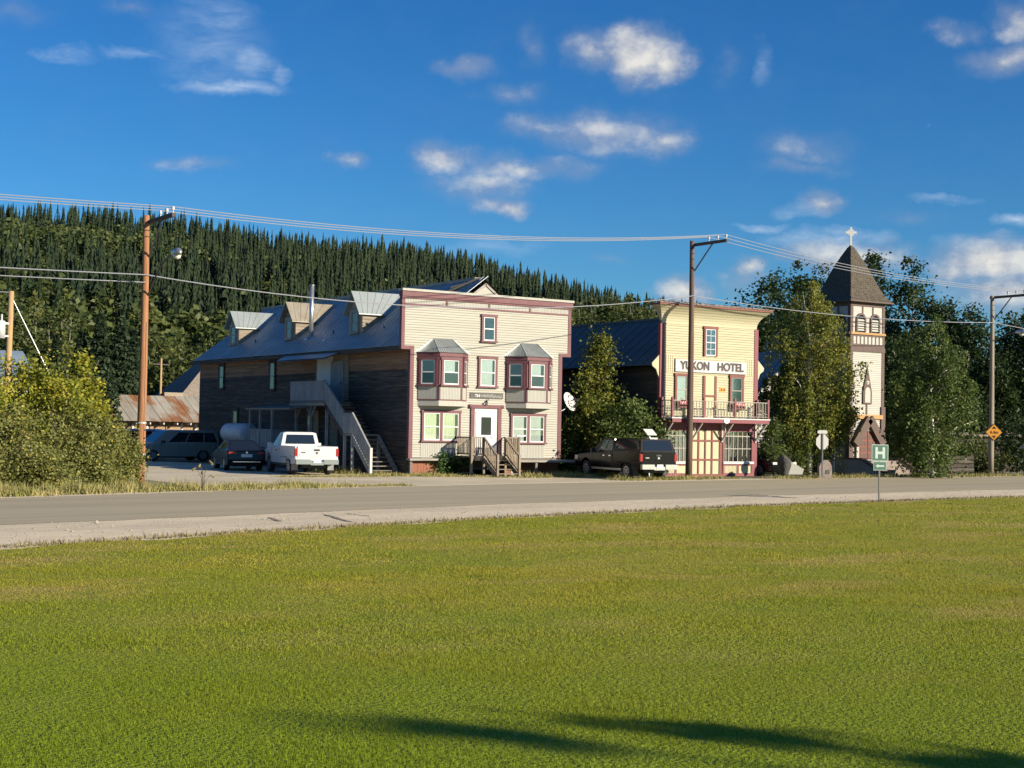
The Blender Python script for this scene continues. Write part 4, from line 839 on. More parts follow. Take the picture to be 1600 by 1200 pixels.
for a0, a1 in ((HU0 + .22, 45.48), (50.07, HU1 - .22)):
    for i in range(int((a1 - a0) / .13)): c.fbox(Fh, a0 + i * .13 + .02, a0 + i * .13 + .10, 5.05, 5.92, .018, .034)
c.build('batten_panel', 'yellow_panel', hot)
# ground floor
MB().fbox(Fh, HU0 + .22, HU1 - .22, 2.30, 2.66, -.1, .03).build('transom_beam', 'red_trim', hot)
def shop_window(a0, a1):
    c = MB(); c.fbox(Fh, a0, a1, .62, .74, -.1, .12); s_ = c.build('shop_sill', 'white_paint', hot)
    MB().fbox(Fh, a0 + .02, a1 - .02, .745, 2.34, -.3, -.26).build('shop_interior', 'dark_inside', hot)
    fr_ = MB(); fr_.fbox(Fh, a0, a0 + .1, .75, 2.34, -.1, .05); fr_.fbox(Fh, a1 - .1, a1, .75, 2.34, -.1, .05); fr_.fbox(Fh, a0 + .1, a1 - .1, 2.24, 2.34, -.1, .05); fr_ = fr_.build('shop_window', 'red_trim', hot)
    m = MB(); n = 6
    for i in range(1, n): x = a0 + .1 + (a1 - a0 - .2) * i / n; m.fbox(Fh, x - .018, x + .018, .75, 2.24, -.03, .02)
    m.fbox(Fh, a0 + .1, a1 - .1, 1.36, 1.40, -.028, .022); m.fbox(Fh, a0 + .1, a1 - .1, 1.98, 2.03, -.028, .022); m.build('muntins', 'grey_sill', fr_)
    for i in range(n):
        x0 = a0 + .1 + (a1 - a0 - .2) * i / n + .018; x1 = a0 + .1 + (a1 - a0 - .2) * (i + 1) / n - .018
        MB().fbox(Fh, x0, x1, .75, 2.24, -.012, -.006).build('pane', 'glass', fr_)
    MB().fbox(Fh, a0 + .1, a1 - .1, .75, 2.24, -.2, -.19).build('shop_blind', 'blind', fr_)
    k = MB(); k.fbox(Fh, a0, a1, .0, .16, -.05, .06); k.fbox(Fh, a0, a0 + .12, .16, .62, -.05, .06); k.fbox(Fh, a1 - .12, a1, .16, .62, -.05, .06); xm = (a0 + a1) / 2; k.fbox(Fh, xm - .06, xm + .06, .16, .62, -.05, .06); k.fbox(Fh, a0, a1, .54, .62, -.05, .062); k.build('stall_riser', 'red_trim', hot)
    for b0, b1, sg in ((a0 + .12, xm - .06, 1), (xm + .06, a1 - .12, -1)):
        p = MB(); p.fbox(Fh, b0, b1, .16, .54, -.04, .02)
        for i in range(9):
            x = b0 + (b1 - b0) * i / 9; x2 = x + (b1 - b0) / 9 * .75
            if sg > 0: p.fprism(Fh, [(x, .17), (min(x2, b1), .17), (min(x2, b1), .53), (x, .53)], .02, .032)
        p.build('riser_panel', 'yellow_panel', hot)
shop_window(HU0 + .22, 46.45); shop_window(48.62, HU1 - .22)
c = MB(); c.fbox(Fh, 46.45, 48.62, .12, 2.34, -.05, .01); c.build('boarded_door', 'yellow_panel', hot)
for x in (46.50, 47.02, 47.45, 47.88, 48.40): MB().fbox(Fh, x, x + .09 if x > 46.6 and x < 48.3 else x + .17, .0, 2.36, .01, .05).build('door_batten', 'rust_trim', hot)
for z in (.78, 1.72): MB().fbox(Fh, 46.67, 48.40, z, z + .09, .01, .046).build('door_rail', 'rust_trim', hot)
MB().fbox(Fh, 46.45, 48.62, 0, .12, -.05, .055).build('door_sill', 'rust_trim', hot)
# roof behind
ex = HU0 - .32; rs = (8.05 - 5.42) / (HC - ex)
c = MB(); c.add([(ex, HV + .2, 5.38), (HC, HV + .2, 8.01), (HC, HB + .3, 8.01), (ex, HB + .3, 5.38), (2 * HC - ex, HV + .2, 5.38), (2 * HC - ex, HB + .3, 5.38)], [(0, 1, 2, 3), (1, 4, 5, 2)]); rf = c.build('roof', 'dark_log', hot)
for sg in (-1, 1):
    s = MB(); w = .8; ln = HC - ex; A = [(0, 0, 0), (0, w * .99, 0), (-sg * ln, w * .99, ln * rs), (-sg * ln, 0, ln * rs)]
    s.add(A + [(x, y, z + .015) for x, y, z in A], [(0, 3, 2, 1), (4, 5, 6, 7), (0, 1, 5, 4), (1, 2, 6, 5), (2, 3, 7, 6), (3, 0, 4, 7)]); s.bar((0, .02, .02), (-sg * ln, .02, ln * rs + .02), .03, .03)
    me = s.mesh('roof_sheet', 'dark_roof'); x0 = ex if sg < 0 else 2 * HC - ex
    for j in range(20): inst('roof_sheet', me, (x0, HV + .22 + j * w, 5.395), rf)
MB().box(HC - .15, HC + .15, HV + .2, HB + .32, 7.95, 8.06).build('ridge_cap', 'dark_roof', rf)
# balcony
yb = HV - .95; bal = []
MB().box(HU0 + .02, HU1 - .02, yb, HV - .06, 2.80, 2.875).build('balcony_floor', 'white_paint', hot)
bf = MB().box(HU0 + .02, HU1 - .02, yb - .03, yb, 2.65, 2.875); bf.box(HU0 + .021, HU0 + .06, yb, HV - .06, 2.65, 2.80); bf.box(HU1 - .06, HU1 - .021, yb, HV - .06, 2.65, 2.80); bf = bf.build('balcony_beam', 'red_trim', hot)
MB().box(HU0 - .02, HU1 + .02, yb - .05, yb - .03, 2.83, 2.89).build('balcony_nosing', 'white_paint', hot)
BR = MB().box(HU0 + .05, HU1 - .05, yb + .01, yb + .06, 3.68, 3.72); BR.box(HU0 + .05, HU1 - .05, yb + .015, yb + .055, 2.97, 3.0); BR.box(HU0 + .05, HU0 + .09, yb + .06, HV - .06, 3.68, 3.72); BR.box(HU1 - .09, HU1 - .05, yb + .06, HV - .06, 3.68, 3.72); BR.box(HU0 + .05, HU0 + .08, yb + .06, HV - .06, 2.97, 3.0); BR.box(HU1 - .08, HU1 - .05, yb + .06, HV - .06, 2.97, 3.0); BR = BR.build('balcony_railing', 'grey_sill', hot)
for x in (HU0 + .06, 46.62, 48.6, HU1 - .06): MB().box(x - .05, x + .05, yb - .005, yb + .09, 2.875, 3.86).build('railing_post', 'red_trim', BR)
for x in (HU0 + .06, HU1 - .06): MB().box(x - .05, x + .05, HV - .18, HV - .08, 2.875, 3.86).build('railing_post', 'red_trim', BR)
k = 0
for i in range(31):
    x = HU0 + .2 + i * .193
    if min(abs(x - q) for q in (46.62, 48.6)) < .07: continue
    MB().box(x - .011, x + .011, yb + .022, yb + .048, 3.0, 3.68).build('baluster', 'grey_sill', BR); k += 1
    if i % 3 != 2: z = (3.12, 3.3, 3.2)[i % 3]; MB().box(x + .011, x + .182, yb + .025, yb + .045, z, z + .022).build('fret', 'grey_sill', BR)
for sx in (HU0 + .07, HU1 - .07):
    for i in range(4): y = yb + .2 + i * .18; MB().box(sx - .012, sx + .012, y - .011, y + .011, 3.0, 3.68).build('baluster', 'grey_sill', BR)
    for z in (3.2, 3.4): MB().box(sx - .01, sx + .01, yb + .1, HV - .2, z, z + .022).build('fret', 'grey_sill', BR)
for x in (HU0 + .12, 46.56, 48.52, HU1 - .12):
    c = MB(); c.bar((x, HV - .09, 1.78), (x, yb + .08, 2.62), .07, .07); c.box(x - .045, x + .045, HV - .12, HV - .051, 1.70, 2.62); c.bar((x, HV - .12, 2.3), (x, HV - .4, 2.6), .045, .045); c.bar((x, HV - .32, 2.2), (x, HV - .32, 2.62), .04, .04); c.build('bracket', 'cream_panel', hot)
c = MB(); c.tube([Fh.p(48.0, 2.76, .985), Fh.p(48.0, 2.76, 1.01)], .19, 20); ov = c.build('oval_plaque', 'sign_white', None); tag(ov, 'small white oval plaque on the balcony edge', 'plaque')
for v_ in ov.data.vertices: v_.co.z = (v_.co.z - .19) * .72 + .19
for x in (45.9, 49.45):
    o = MB(); o.fbox(Fh, x - .36, x + .36, 3.36, 3.54, .17, .36); o = o.build('window_box', 'rust_trim', None); tag(o, 'narrow flower box under the %s balcony window' % ('curtained' if x < 47 else 'half-blinded'), 'planter', 'balcony flower boxes')
    pts = np.stack([rng.uniform(x - .36, x + .36, 90), rng.uniform(HV - .36, HV - .16, 90), 3.55 + np.abs(rng.normal(0, .06, 90))], 1); f = MB()
    for p in pts: s_ = .035; f.box(p[0] - s_, p[0] + s_, p[1] - s_, p[1] + s_, p[2] - .02, p[2] + .03)
    f = f.build('flowers', 'pink_flower', None); tag(f, 'pink flowers in the %s balcony window box' % ('curtained window' if x < 47 else 'half-blinded window'), 'flowers', kind='stuff')
pq = thing('notice_plate', (48.57, HV - .03, 4.2), 'small orange notice with dark marks on the yellow upper wall', 'sign')
MB().fbox(Fh, 48.37, 48.77, 4.21, 4.43, .025, .04).build('plate', 'sign_yellow', pq); c = MB(); c.fbox(Fh, 48.42, 48.55, 4.25, 4.39, .04, .044); c.fbox(Fh, 48.6, 48.72, 4.25, 4.39, .04, .044); c.build('print', 'house_red', pq)
sg_ = thing('hotel_sign', (47.78, HV - .05, 5.15), 'white board reading YUKON HOTEL in dark capitals above the balcony', 'sign')
MB().fbox(Fh, 45.52, 50.05, 5.15, 5.72, .03, .09).build('board', 'sign_white', sg_); c = MB(); c.fbox(Fh, 45.48, 45.52, 5.12, 5.75, .03, .10); c.fbox(Fh, 45.52, 50.05, 5.12, 5.15, .03, .1); c.build('frame', 'grey_sill', sg_)
for w_, xc, wd in (('YUKON', 46.70, 1.85), ('HOTEL', 49.02, 1.72)):
    text_mesh('letters', w_, .56, 'letter', Fh, xc, 5.46, .112, wd, sg_, .008, .016); text_mesh('letter_shadow', w_, .56, 'letter_shadow', Fh, xc - .045, 5.415, .096, wd, sg_, .003, .016)

# the hotel stands on the same building line as its neighbours: set it, its sign and its fittings back and to full size from its front corner
for o in list(bpy.data.objects):
    if o.parent is None and (o is hot or o.name in (sg_.name, pq.name, ov.name) or o.name.startswith(('window_box', 'flowers'))):
        o.location = (46.43 + (o.location.x - 44.60) * 1.041, 57.48 + (o.location.y - 55.22) * 1.041, o.location.z * 1.030)
        o.scale = (1.041, 1.041, 1.030)
# ================================================================== church
TU0, TU1, TV = 62.42, 65.15, 60.0; TV1 = TV + (TU1 - TU0); TC = ((TU0 + TU1) / 2, (TV + TV1) / 2)
ch = thing('church', (63.8, 62, 0), 'cream wooden church with brown trim and a shingled square bell tower', 'church')
MB().box(TU0 + .03, TU1 - .03, TV + .03, TV1 - .03, 0, 9.95).build('tower_core', 'church_cream', ch)
Ff = Fr((0, TV, 0), (1, 0, 0), (0, -1, 0)); Fl = Fr((TU0, 0, 0), (0, -1, 0), (-1, 0, 0)); Fr_ = Fr((TU1, 0, 0), (0, 1, 0), (1, 0, 0))
for F, a0, a1 in ((Ff, TU0, TU1), (Fl, -TV1, -TV), (Fr_, TV, TV1)):
    siding(ch, F, a0 + .1, a1 - .1, .9, 7.1, .107, 'church_cream')
    am = (a0 + a1) / 2
    for x0, x1 in ((a0 - .04, a0 + .17), (a1 - .17, a1 + .04)):
        MB().fbox(F, x0, x1, 3.9, 9.95, -.03, .05).build('corner_board', 'brown_trim', ch)
        MB().fbox(F, x0 - .06, x1 + .06, .0, 3.9, -.03, .11).build('buttress', 'brown_trim', ch)
    MB().fbox(F, a0 - .03, a1 + .03, 9.68, 9.96, -.02, .07).build('frieze_board', 'brown_trim', ch)
    MB().fbox(F, a0 + .17, a1 - .17, 8.16, 9.68, -.02, .02).build('belfry_panel', 'church_cream', ch)
    for x in (am - .42, am + .42): MB().fbox(F, x - .05, x + .05, 9.13, 9.68, .02, .05).build('belfry_strip', 'brown_trim', ch)
    MB().fbox(F, a0 + .17, a1 - .17, 8.70, 8.78, .02, .04).build('belfry_rail', 'brown_trim', ch)
    for x in (am - .58, am + .58):          # pairs of round-headed louvred openings
        c = MB(); c.fbox(F, x - .40, x - .29, 8.18, 8.88, .02, .10); c.fbox(F, x + .29, x + .40, 8.18, 8.88, .02, .10); c.ring(F, x, 8.88, .29, .40, 0, math.pi, .02, .10); o = c.build('louvre_window', 'brown_trim', ch)
        c = MB(); pts = [(x + .29 * math.cos(t), 8.88 + .29 * math.sin(t)) for t in np.linspace(0, math.pi, 13)]; c.fprism(F, pts + [(x - .29, 8.18), (x + .29, 8.18)], .02, .03); c.build('dark_opening', 'dark_inside', o)
        for i in range(5): MB().add([F.p(x - .28, 8.26 + i * .14, .035), F.p(x + .28, 8.26 + i * .14, .035), F.p(x + .28, 8.26 + i * .14, .085), F.p(x - .28, 8.26 + i * .14, .085), F.p(x - .28, 8.36 + i * .14, .035), F.p(x + .28, 8.36 + i * .14, .035)], [(0, 1, 2, 3), (3, 2, 5, 4), (0, 4, 5, 1), (0, 3, 4), (1, 5, 2)]).build('louvre', 'church_cream', o)
    MB().fbox(F, a0 - .05, a1 + .05, 8.04, 8.16, -.02, .12).build('sill_band', 'ochre', ch)
    MB().fbox(F, a0 - .02, a1 + .02, 7.10, 8.04, -.02, .045).build('arcade_board', 'brown_trim', ch)
    for i in range(8):
        x = a0 + .28 + (a1 - a0 - .56) * (i + .0) / 7; pts = [(x + .1 * math.cos(t), 7.84 + .1 * math.sin(t)) for t in np.linspace(0, math.pi, 9)]
        MB().fprism(F, pts + [(x - .1, 7.5), (x + .1, 7.5)], .045, .062).build('arcade_panel', 'church_cream', ch)
    MB().fbox(F, a0 - .05, a1 + .05, 7.06, 7.30, .045, .09).build('lower_band', 'brown_trim', ch)
    MB().fbox(F, a0 + .14, a1 - .14, 3.18, 3.42, .0, .15).build('porch_band', 'ochre', ch)
# pointed niche window
xm = TC[0] - .02; c = MB(); c.fprism(Ff, [(xm - .36, 4.05), (xm + .36, 4.05), (xm + .36, 4.75), (xm, 6.15), (xm - .36, 4.75)], .02, .10); nw = c.build('niche_window', 'brown_trim', ch)
c = MB(); pts = [(xm + .22 * math.cos(t), 4.72 + .3 * math.sin(t)) for t in np.linspace(0, math.pi, 11)]; c.fprism(Ff, pts + [(xm - .22, 4.12), (xm + .22, 4.12)], .10, .115); c.build('niche_panel', 'church_cream', nw)
MB().tube([Ff.p(xm, 5.28, .10), Ff.p(xm, 5.28, .12)], .12, 14).build('roundel', 'church_cream', nw)
MB().fbox(Ff, xm - .05, xm + .05, 3.42, 4.05, .02, .06).build('drop_strip', 'brown_trim', ch)
# gabled porch hood and arched doors
c = MB()
for sg in (-1, 1): c.bar(Ff.p(TC[0] + sg * 1.15, 1.72, .25), Ff.p(TC[0], 3.2, .25), .5, .2, up=(0, -1, 0))
c.build('door_hood', 'brown_trim', ch)
c = MB(); c.fprism(Ff, [(TC[0] - 1.05, 1.8), (TC[0] + 1.05, 1.8), (TC[0], 3.02)], .02, .10); c.build('hood_panel', 'brown_trim', ch)
c = MB(); c.ring(Ff, TC[0], 1.75, .74, .92, 0, math.pi, .10, .17, 18); c.fbox(Ff, TC[0] - .92, TC[0] - .74, .9, 1.75, .10, .17); c.fbox(Ff, TC[0] + .74, TC[0] + .92, .9, 1.75, .1, .17); c.build('door_arch', 'church_cream', ch)
pts = [(TC[0] + .74 * math.cos(t), 1.75 + .74 * math.sin(t)) for t in np.linspace(0, math.pi, 17)]; dr = MB().fprism(Ff, pts + [(TC[0] - .74, .9), (TC[0] + .74, .9)], .10, .125).build('church_door', 'rust_trim', ch)
c = MB(); c.fbox(Ff, TC[0] - .03, TC[0] + .03, .9, 2.47, .125, .15)
for z in (.95, 1.3, 1.65, 2.0):
    for sx in (-.5, -.2, .2, .5): c.fbox(Ff, TC[0] + sx - .1, TC[0] + sx + .1, z, z + .24, .125, .14)
c.build('door_panel', 'brown_trim', dr)
# bellcast spire with rows of shingles
prof = [(1.75, 9.96), (1.58, 10.12), (1.36, 10.42), (1.12, 10.95), (.82, 11.75), (.50, 12.5), (.20, 13.12), (.03, 13.40)]
c = MB()
for hw, z in prof: c.v += [(TC[0] - hw, TC[1] - hw, z), (TC[0] + hw, TC[1] - hw, z), (TC[0] + hw, TC[1] + hw, z), (TC[0] - hw, TC[1] + hw, z)]
for i in range(len(prof) - 1):
    for j in range(4): c.f.append((i * 4 + j, i * 4 + (j + 1) % 4, i * 4 + 4 + (j + 1) % 4, i * 4 + 4 + j))
c.f.append((3, 2, 1, 0)); spire = c.build('spire', 'spire_shingle', ch)
c = MB(); zz = np.linspace(9.98, 13.3, 27)
def hwz(z): return np.interp(z, [p[1] for p in prof], [p[0] for p in prof])
for r_ in range(len(zz) - 1):
    z0, z1 = zz[r_], zz[r_ + 1] + .03; h0, h1 = hwz(z0), hwz(z1); n = max(2, int(2 * h0 / .19)); off = (r_ % 2) * .5
    for j in range(4):
        dx, dy = ((0, -1), (1, 0), (0, 1), (-1, 0))[j]; tx, ty = -dy, dx
        for i in range(-1, n):
            t0 = max(0, (i + off) / n); t1 = min(1, (i + off + .93) / n)
            if t1 - t0 < .02: continue
            lift = .022 + random.uniform(0, .014); dzr = random.uniform(-.018, .018)
            P = [(TC[0] + dx * (h0 + lift) + tx * h0 * (2 * t0 - 1), TC[1] + dy * (h0 + lift) + ty * h0 * (2 * t0 - 1), z0 + dzr), (TC[0] + dx * (h0 + lift) + tx * h0 * (2 * t1 - 1), TC[1] + dy * (h0 + lift) + ty * h0 * (2 * t1 - 1), z0 + dzr),
                 (TC[0] + dx * (h1 + .004) + tx * h1 * (2 * t1 - 1), TC[1] + dy * (h1 + .004) + ty * h1 * (2 * t1 - 1), z1), (TC[0] + dx * (h1 + .004) + tx * h1 * (2 * t0 - 1), TC[1] + dy * (h1 + .004) + ty * h1 * (2 * t0 - 1), z1),
                 (TC[0] + dx * h0 + tx * h0 * (2 * t0 - 1), TC[1] + dy * h0 + ty * h0 * (2 * t0 - 1), z0 + dzr), (TC[0] + dx * h0 + tx * h0 * (2 * t1 - 1), TC[1] + dy * h0 + ty * h0 * (2 * t1 - 1), z0 + dzr)]
            c.add(P, [(0, 1, 2, 3), (0, 4, 5, 1), (0, 3, 4), (1, 5, 2)])
sh = c.build('spire_shingles', 'spire_shingle', spire); sh['kind'] = 'stuff'
c = MB(); c.box(TC[0] - 1.77, TC[0] + 1.77, TC[1] - 1.77, TC[1] + 1.77, 9.90, 9.975); c.build('spire_eave', 'brown_trim', ch)
xr = thing('cross', (TC[0], TC[1], 13.3), 'white ringed cross on the tip of the church spire', 'cross')
Fx = Fr((TC[0], TC[1], 0), (.83, -.55, 0), (-.55, -.83, 0)); c = MB(); c.fbox(Fx, -.055, .055, 13.3, 14.45, -.04, .04); c.fbox(Fx, -.27, -.055, 14.08, 14.19, -.04, .04); c.fbox(Fx, .055, .27, 14.08, 14.19, -.04, .04)
for s in (-.27, .27): c.fprism(Fx, [(s - .04 * np.sign(s), 14.06), (s + .05 * np.sign(s), 14.04), (s + .05 * np.sign(s), 14.23), (s - .04 * np.sign(s), 14.21)], -.038, .038)
c.build('cross_arms', 'white_vinyl', xr); MB().ring(Fx, 0, 14.135, .12, .20, 0, 2 * math.pi, -.035, .035, 24).build('ring', 'white_vinyl', xr)
# nave behind the tower
NU0, NU1, NV0, NV1, NRU, NRZ = 57.3, 66.3, 64.0, 80.0, 61.8, 7.1
c = MB(); c.box(NU0, NU1, NV0, NV1, 0, 3.3); Fn = Fr((0, NV0, 0), (1, 0, 0), (0, -1, 0)); c.fprism(Fn, [(NU0, 3.3), (NU1, 3.3), (NRU, NRZ - .08)], -.2, 0); c.fprism(Fr((0, NV1, 0), (1, 0, 0), (0, -1, 0)), [(NU0, 3.3), (NU1, 3.3), (NRU, NRZ - .08)], 0, .2); c.build('nave', 'church_grey', ch)
c = MB(); e = .35; k = (NRZ - 3.3) / (NRU - NU0)
A = [(NU0 - e, NV0 - .35, 3.3 - e * k), (NRU, NV0 - .35, NRZ), (NRU, NV1 + .3, NRZ), (NU0 - e, NV1 + .3, 3.3 - e * k)]; B_ = [(2 * NRU - x, y, z) for x, y, z in A]
for Q in (A, B_): c.add(Q + [(x, y, z + .06) for x, y, z in Q], [(0, 3, 2, 1), (4, 5, 6, 7), (0, 1, 5, 4), (1, 2, 6, 5), (2, 3, 7, 6), (3, 0, 4, 7)])
for j in range(26): y = NV0 - .3 + j * .64; c.bar((A[0][0], y, A[0][2] + .075), (NRU, y, NRZ + .075), .03, .03)
c.build('nave_roof', 'church_roof', ch)
for sg in (-1, 1): MB().bar((NRU + sg * (NRU - NU0 + e), NV0 - .38, 3.3 - e * k - .05), (NRU, NV0 - .38, NRZ - .06), .06, .2).build('rake_board', 'church_cream', ch)
MB().fbox(Fn, NU0 - .05, NU1 + .05, .0, .55, 0, .06).build('plinth', 'church_grey', ch); MB().fbox(Fn, NU0 - .05, NU1 + .05, .55, .63, 0, .08).build('water_table', 'brown_trim', ch)
siding(ch, Fn, NU0, NU1, .66, 3.3, .15, 'church_grey')
Fnl = Fr((NU0, 0, 0), (0, -1, 0), (-1, 0, 0)); siding(ch, Fnl, -NV1, -NV0, .4, 3.2, .2, 'church_grey'); 
for y in (67.5, 71, 74.5): window(ch, Fnl, -y - .5, -y + .5, 1.2, 2.7, casing='brown_trim', fill=None, depth=.024)
c = MB(); c.box(61.6, 61.68, 64.6, 64.68, 7.0, 7.75); c.box(61.6, 61.68, 66.1, 66.18, 7.0, 7.75); c.box(61.6, 61.68, 64.6, 66.18, 7.68, 7.75); c.box(61.6, 61.68, 65.3, 65.42, 6.9, 8.2); c.box(61.6, 61.68, 64.6, 66.18, 7.2, 7.26); c.build('roof_frame', 'grey_sill', ch)
# church steps with solid side walls
stp = thing('church_steps', (63.8, 58.4, 0), 'concrete church steps between two sloping cream side walls with dark caps', 'steps')
for x in (62.05, 65.15):
    Fw = Fr((x, 0, 0), (0, -1, 0), (-1, 0, 0)); pl = [(-TV, 0), (-TV, .88), (-58.75, .88), (-57.3, .2), (-56.7, .18), (-56.7, 0)]
    MB().fprism(Fw, pl, -.25, 0).build('side_wall', 'church_cream', stp)
    c = MB(); 
    for (p, q) in ((pl[1], pl[2]), (pl[2], pl[3]), (pl[3], pl[4])): c.bar(Fw.p(p[0], p[1] + .03, -.125), Fw.p(q[0], q[1] + .03, -.125), .34, .08)
    c.build('wall_cap', 'brown_trim', stp)
for i in range(5): MB().box(62.06, 64.89, 57.4 + i * .3, TV - .02 if i == 4 else 57.71 + i * .3, 0, .16 * (i + 1)).build('step', 'stone', stp)
for x in (62.0, 65.3):
    o = MB(); o.tube([(x, 56.4, 0), (x, 56.4, .34), (x, 56.4, .36)], [.15, .22, .24], 12); o = o.build('planter_pot', 'concrete'); tag(o, 'small round concrete planter at the foot of the church steps', 'planter', 'planters by the church steps')

# ================================================================== sheds and houses behind
sd = thing('rusty_shed', (37, 109, 0), 'long low shed with a rust-streaked sheet metal roof behind the minivan', 'shed')
SX0, SX1, SV_ = 30.5, 46.0, 106.0
MB().box(SX0, SX1, SV_ + 1, SV_ + 7, 0, 2.25).build('shed_wall', 'tan_board', sd)
c = MB(); c.add([(SX0 - .2, SV_, 2.27), (SX1, SV_, 2.27), (SX1, SV_ + 4.2, 4.22), (SX0 - .2, SV_ + 4.2, 4.22), (SX1, SV_ + 8.4, 2.27), (SX0 - .2, SV_ + 8.4, 2.27)], [(0, 1, 2, 3), (3, 2, 4, 5)]); r_ = c.build('shed_roof', 'weathered', sd)
s = MB(); w = .8; A = [(0, 0, 0), (w * .985, 0, 0), (w * .985, 4.2, 1.95), (0, 4.2, 1.95)]; s.add(A + [(x, y, z + .015) for x, y, z in A], [(0, 3, 2, 1), (4, 5, 6, 7), (0, 1, 5, 4), (1, 2, 6, 5), (2, 3, 7, 6), (3, 0, 4, 7)]); s.bar((.02, 0, .02), (.02, 4.2, 1.97), .03, .03)
me = s.mesh('roof_sheet', 'rust_roof')
for j in range(19): inst('roof_sheet', me, (SX0 - .2 + j * w, SV_ - .02, 2.29 + random.uniform(0, .02)), r_)
MB().bar((34.6, SV_, 2.33), (34.3, SV_ + 4.2, 4.29), .26, .05).build('roof_gap', 'dark_inside', sd)
for i in range(14): x = SX0 + .6 + i * 1.05; MB().box(x, x + .08, SV_ + .1, SV_ + 1, 2.06, 2.2).build('rafter_end', 'white_paint', sd)
for x in (36.3, 37.4, 40.1, 41.2): MB().box(x, x + .16, SV_ + .88, SV_ + .99, 0, 2.2).build('door_jamb', 'white_paint', sd)
for x in (37.7, 38.95): MB().box(x, x + 1.15, SV_ + .92, SV_ + .98, .1, 2.05).build('shed_door', 'tan_board', sd)
cb = thing('steep_roof_cabin', (47, 122, 0), 'small tan cabin with a steep brown shingled roof beyond the rusty shed', 'cabin')
MB().box(44.6, 50.0, 118.5, 124, 0, 4.5).build('cabin_wall', 'tan_board', cb)
c = MB(); E_ = [(44.1, 118, 4.4), (50.4, 118, 4.4), (50.4, 124.5, 4.4), (44.1, 124.5, 4.4), (47.6, 120.2, 7.8), (47.6, 122.3, 7.8)]; c.add(E_, [(0, 1, 4), (1, 2, 5, 4), (2, 3, 5), (3, 0, 4, 5), (0, 3, 2, 1)]); c.build('cabin_roof', 'old_shingle', cb)
MB().box(42.6, 44.2, 117.5, 118.3, 3.9, 4.7).build('porch_gable', 'weathered_pale', cb)
hb = thing('white_house', (19.5, 88, 0), 'white house with blue-grey metal roof behind the yellow bushes', 'house')
c = MB(); c.box(14, 23.0, 85.5, 92, 0, 4.7); c.build('house_wall', 'house_white', hb)
c = MB(); c.add([(13.6, 85, 4.62), (23.4, 85, 4.62), (23.4, 88.7, 6.3), (13.6, 88.7, 6.3), (23.4, 92.4, 4.62), (13.6, 92.4, 4.62)], [(0, 1, 2, 3), (3, 2, 4, 5), (0, 5, 4, 1)]); c.build('house_roof', 'house_roof', hb)
Fb = Fr((0, 85.5, 0), (1, 0, 0), (0, -1, 0)); window(hb, Fb, 22.0, 22.9, 3.3, 4.5, casing='white_paint', fill=None); MB().fbox(Fb, 21.55, 21.85, 0, 4.6, 0, .1).build('red_post', 'house_red', hb)
for x in (17.0, 19.4): window(hb, Fb, x, x + 1.0, 3.2, 4.5, casing='house_red', fill=None)
fs = thing('dark_shed', (79, 66, 0), 'low dark log shed with a pale window among the trees', 'shed')
MB().box(76.0, 82.5, 64, 68, 0, 2.3).build('shed_wall', 'dark_log', fs); c = MB(); c.add([(75.6, 63.6, 2.3), (83, 63.6, 2.3), (83, 68.3, 3.1), (75.6, 68.3, 3.1), (75.6, 63.6, 2.4), (83, 63.6, 2.4), (83, 68.3, 3.2), (75.6, 68.3, 3.2)], [(0, 3, 2, 1), (4, 5, 6, 7), (0, 1, 5, 4), (1, 2, 6, 5), (2, 3, 7, 6), (3, 0, 4, 7)]); c.build('shed_roof', 'old_shingle', fs)
Fd_ = Fr((0, 64, 0), (1, 0, 0), (0, -1, 0)); window(fs, Fd_, 76.6, 78.0, .75, 1.9, casing='grey_wood', sash='dark_log', fill='blind', halves=2)
fn = thing('board_fence', (68, 57.6, 0), 'low grey weathered board fence in the shade beside the birch', 'fence')
for i in range(4): MB().box(66.5, 70.2, 57.55, 57.6, .22 + i * .24, .42 + i * .24).build('fence_board', 'weathered', fn)
for x in (66.5, 68.3, 70.1): MB().box(x, x + .1, 57.6, 57.7, 0, 1.25).build('fence_post', 'dark_log', fn)
kb = thing('notice_kiosk', (74.6, 57.0, 0), 'small roofed notice kiosk on two posts near the grey pole', 'kiosk')
for x in (74.0, 75.2): MB().box(x, x + .1, 56.9, 57.0, 0, 1.7).build('post', 'red_trim', kb)
MB().box(74.1, 75.2, 56.93, 56.97, .7, 1.5).build('board', 'dark_log', kb); c = MB(); c.bar((73.8, 56.95, 1.6), (74.65, 56.95, 2.0), .6, .05); c.bar((75.5, 56.95, 1.6), (74.65, 56.95, 2.0), .6, .05); c.build('roof', 'grey_wood', kb)

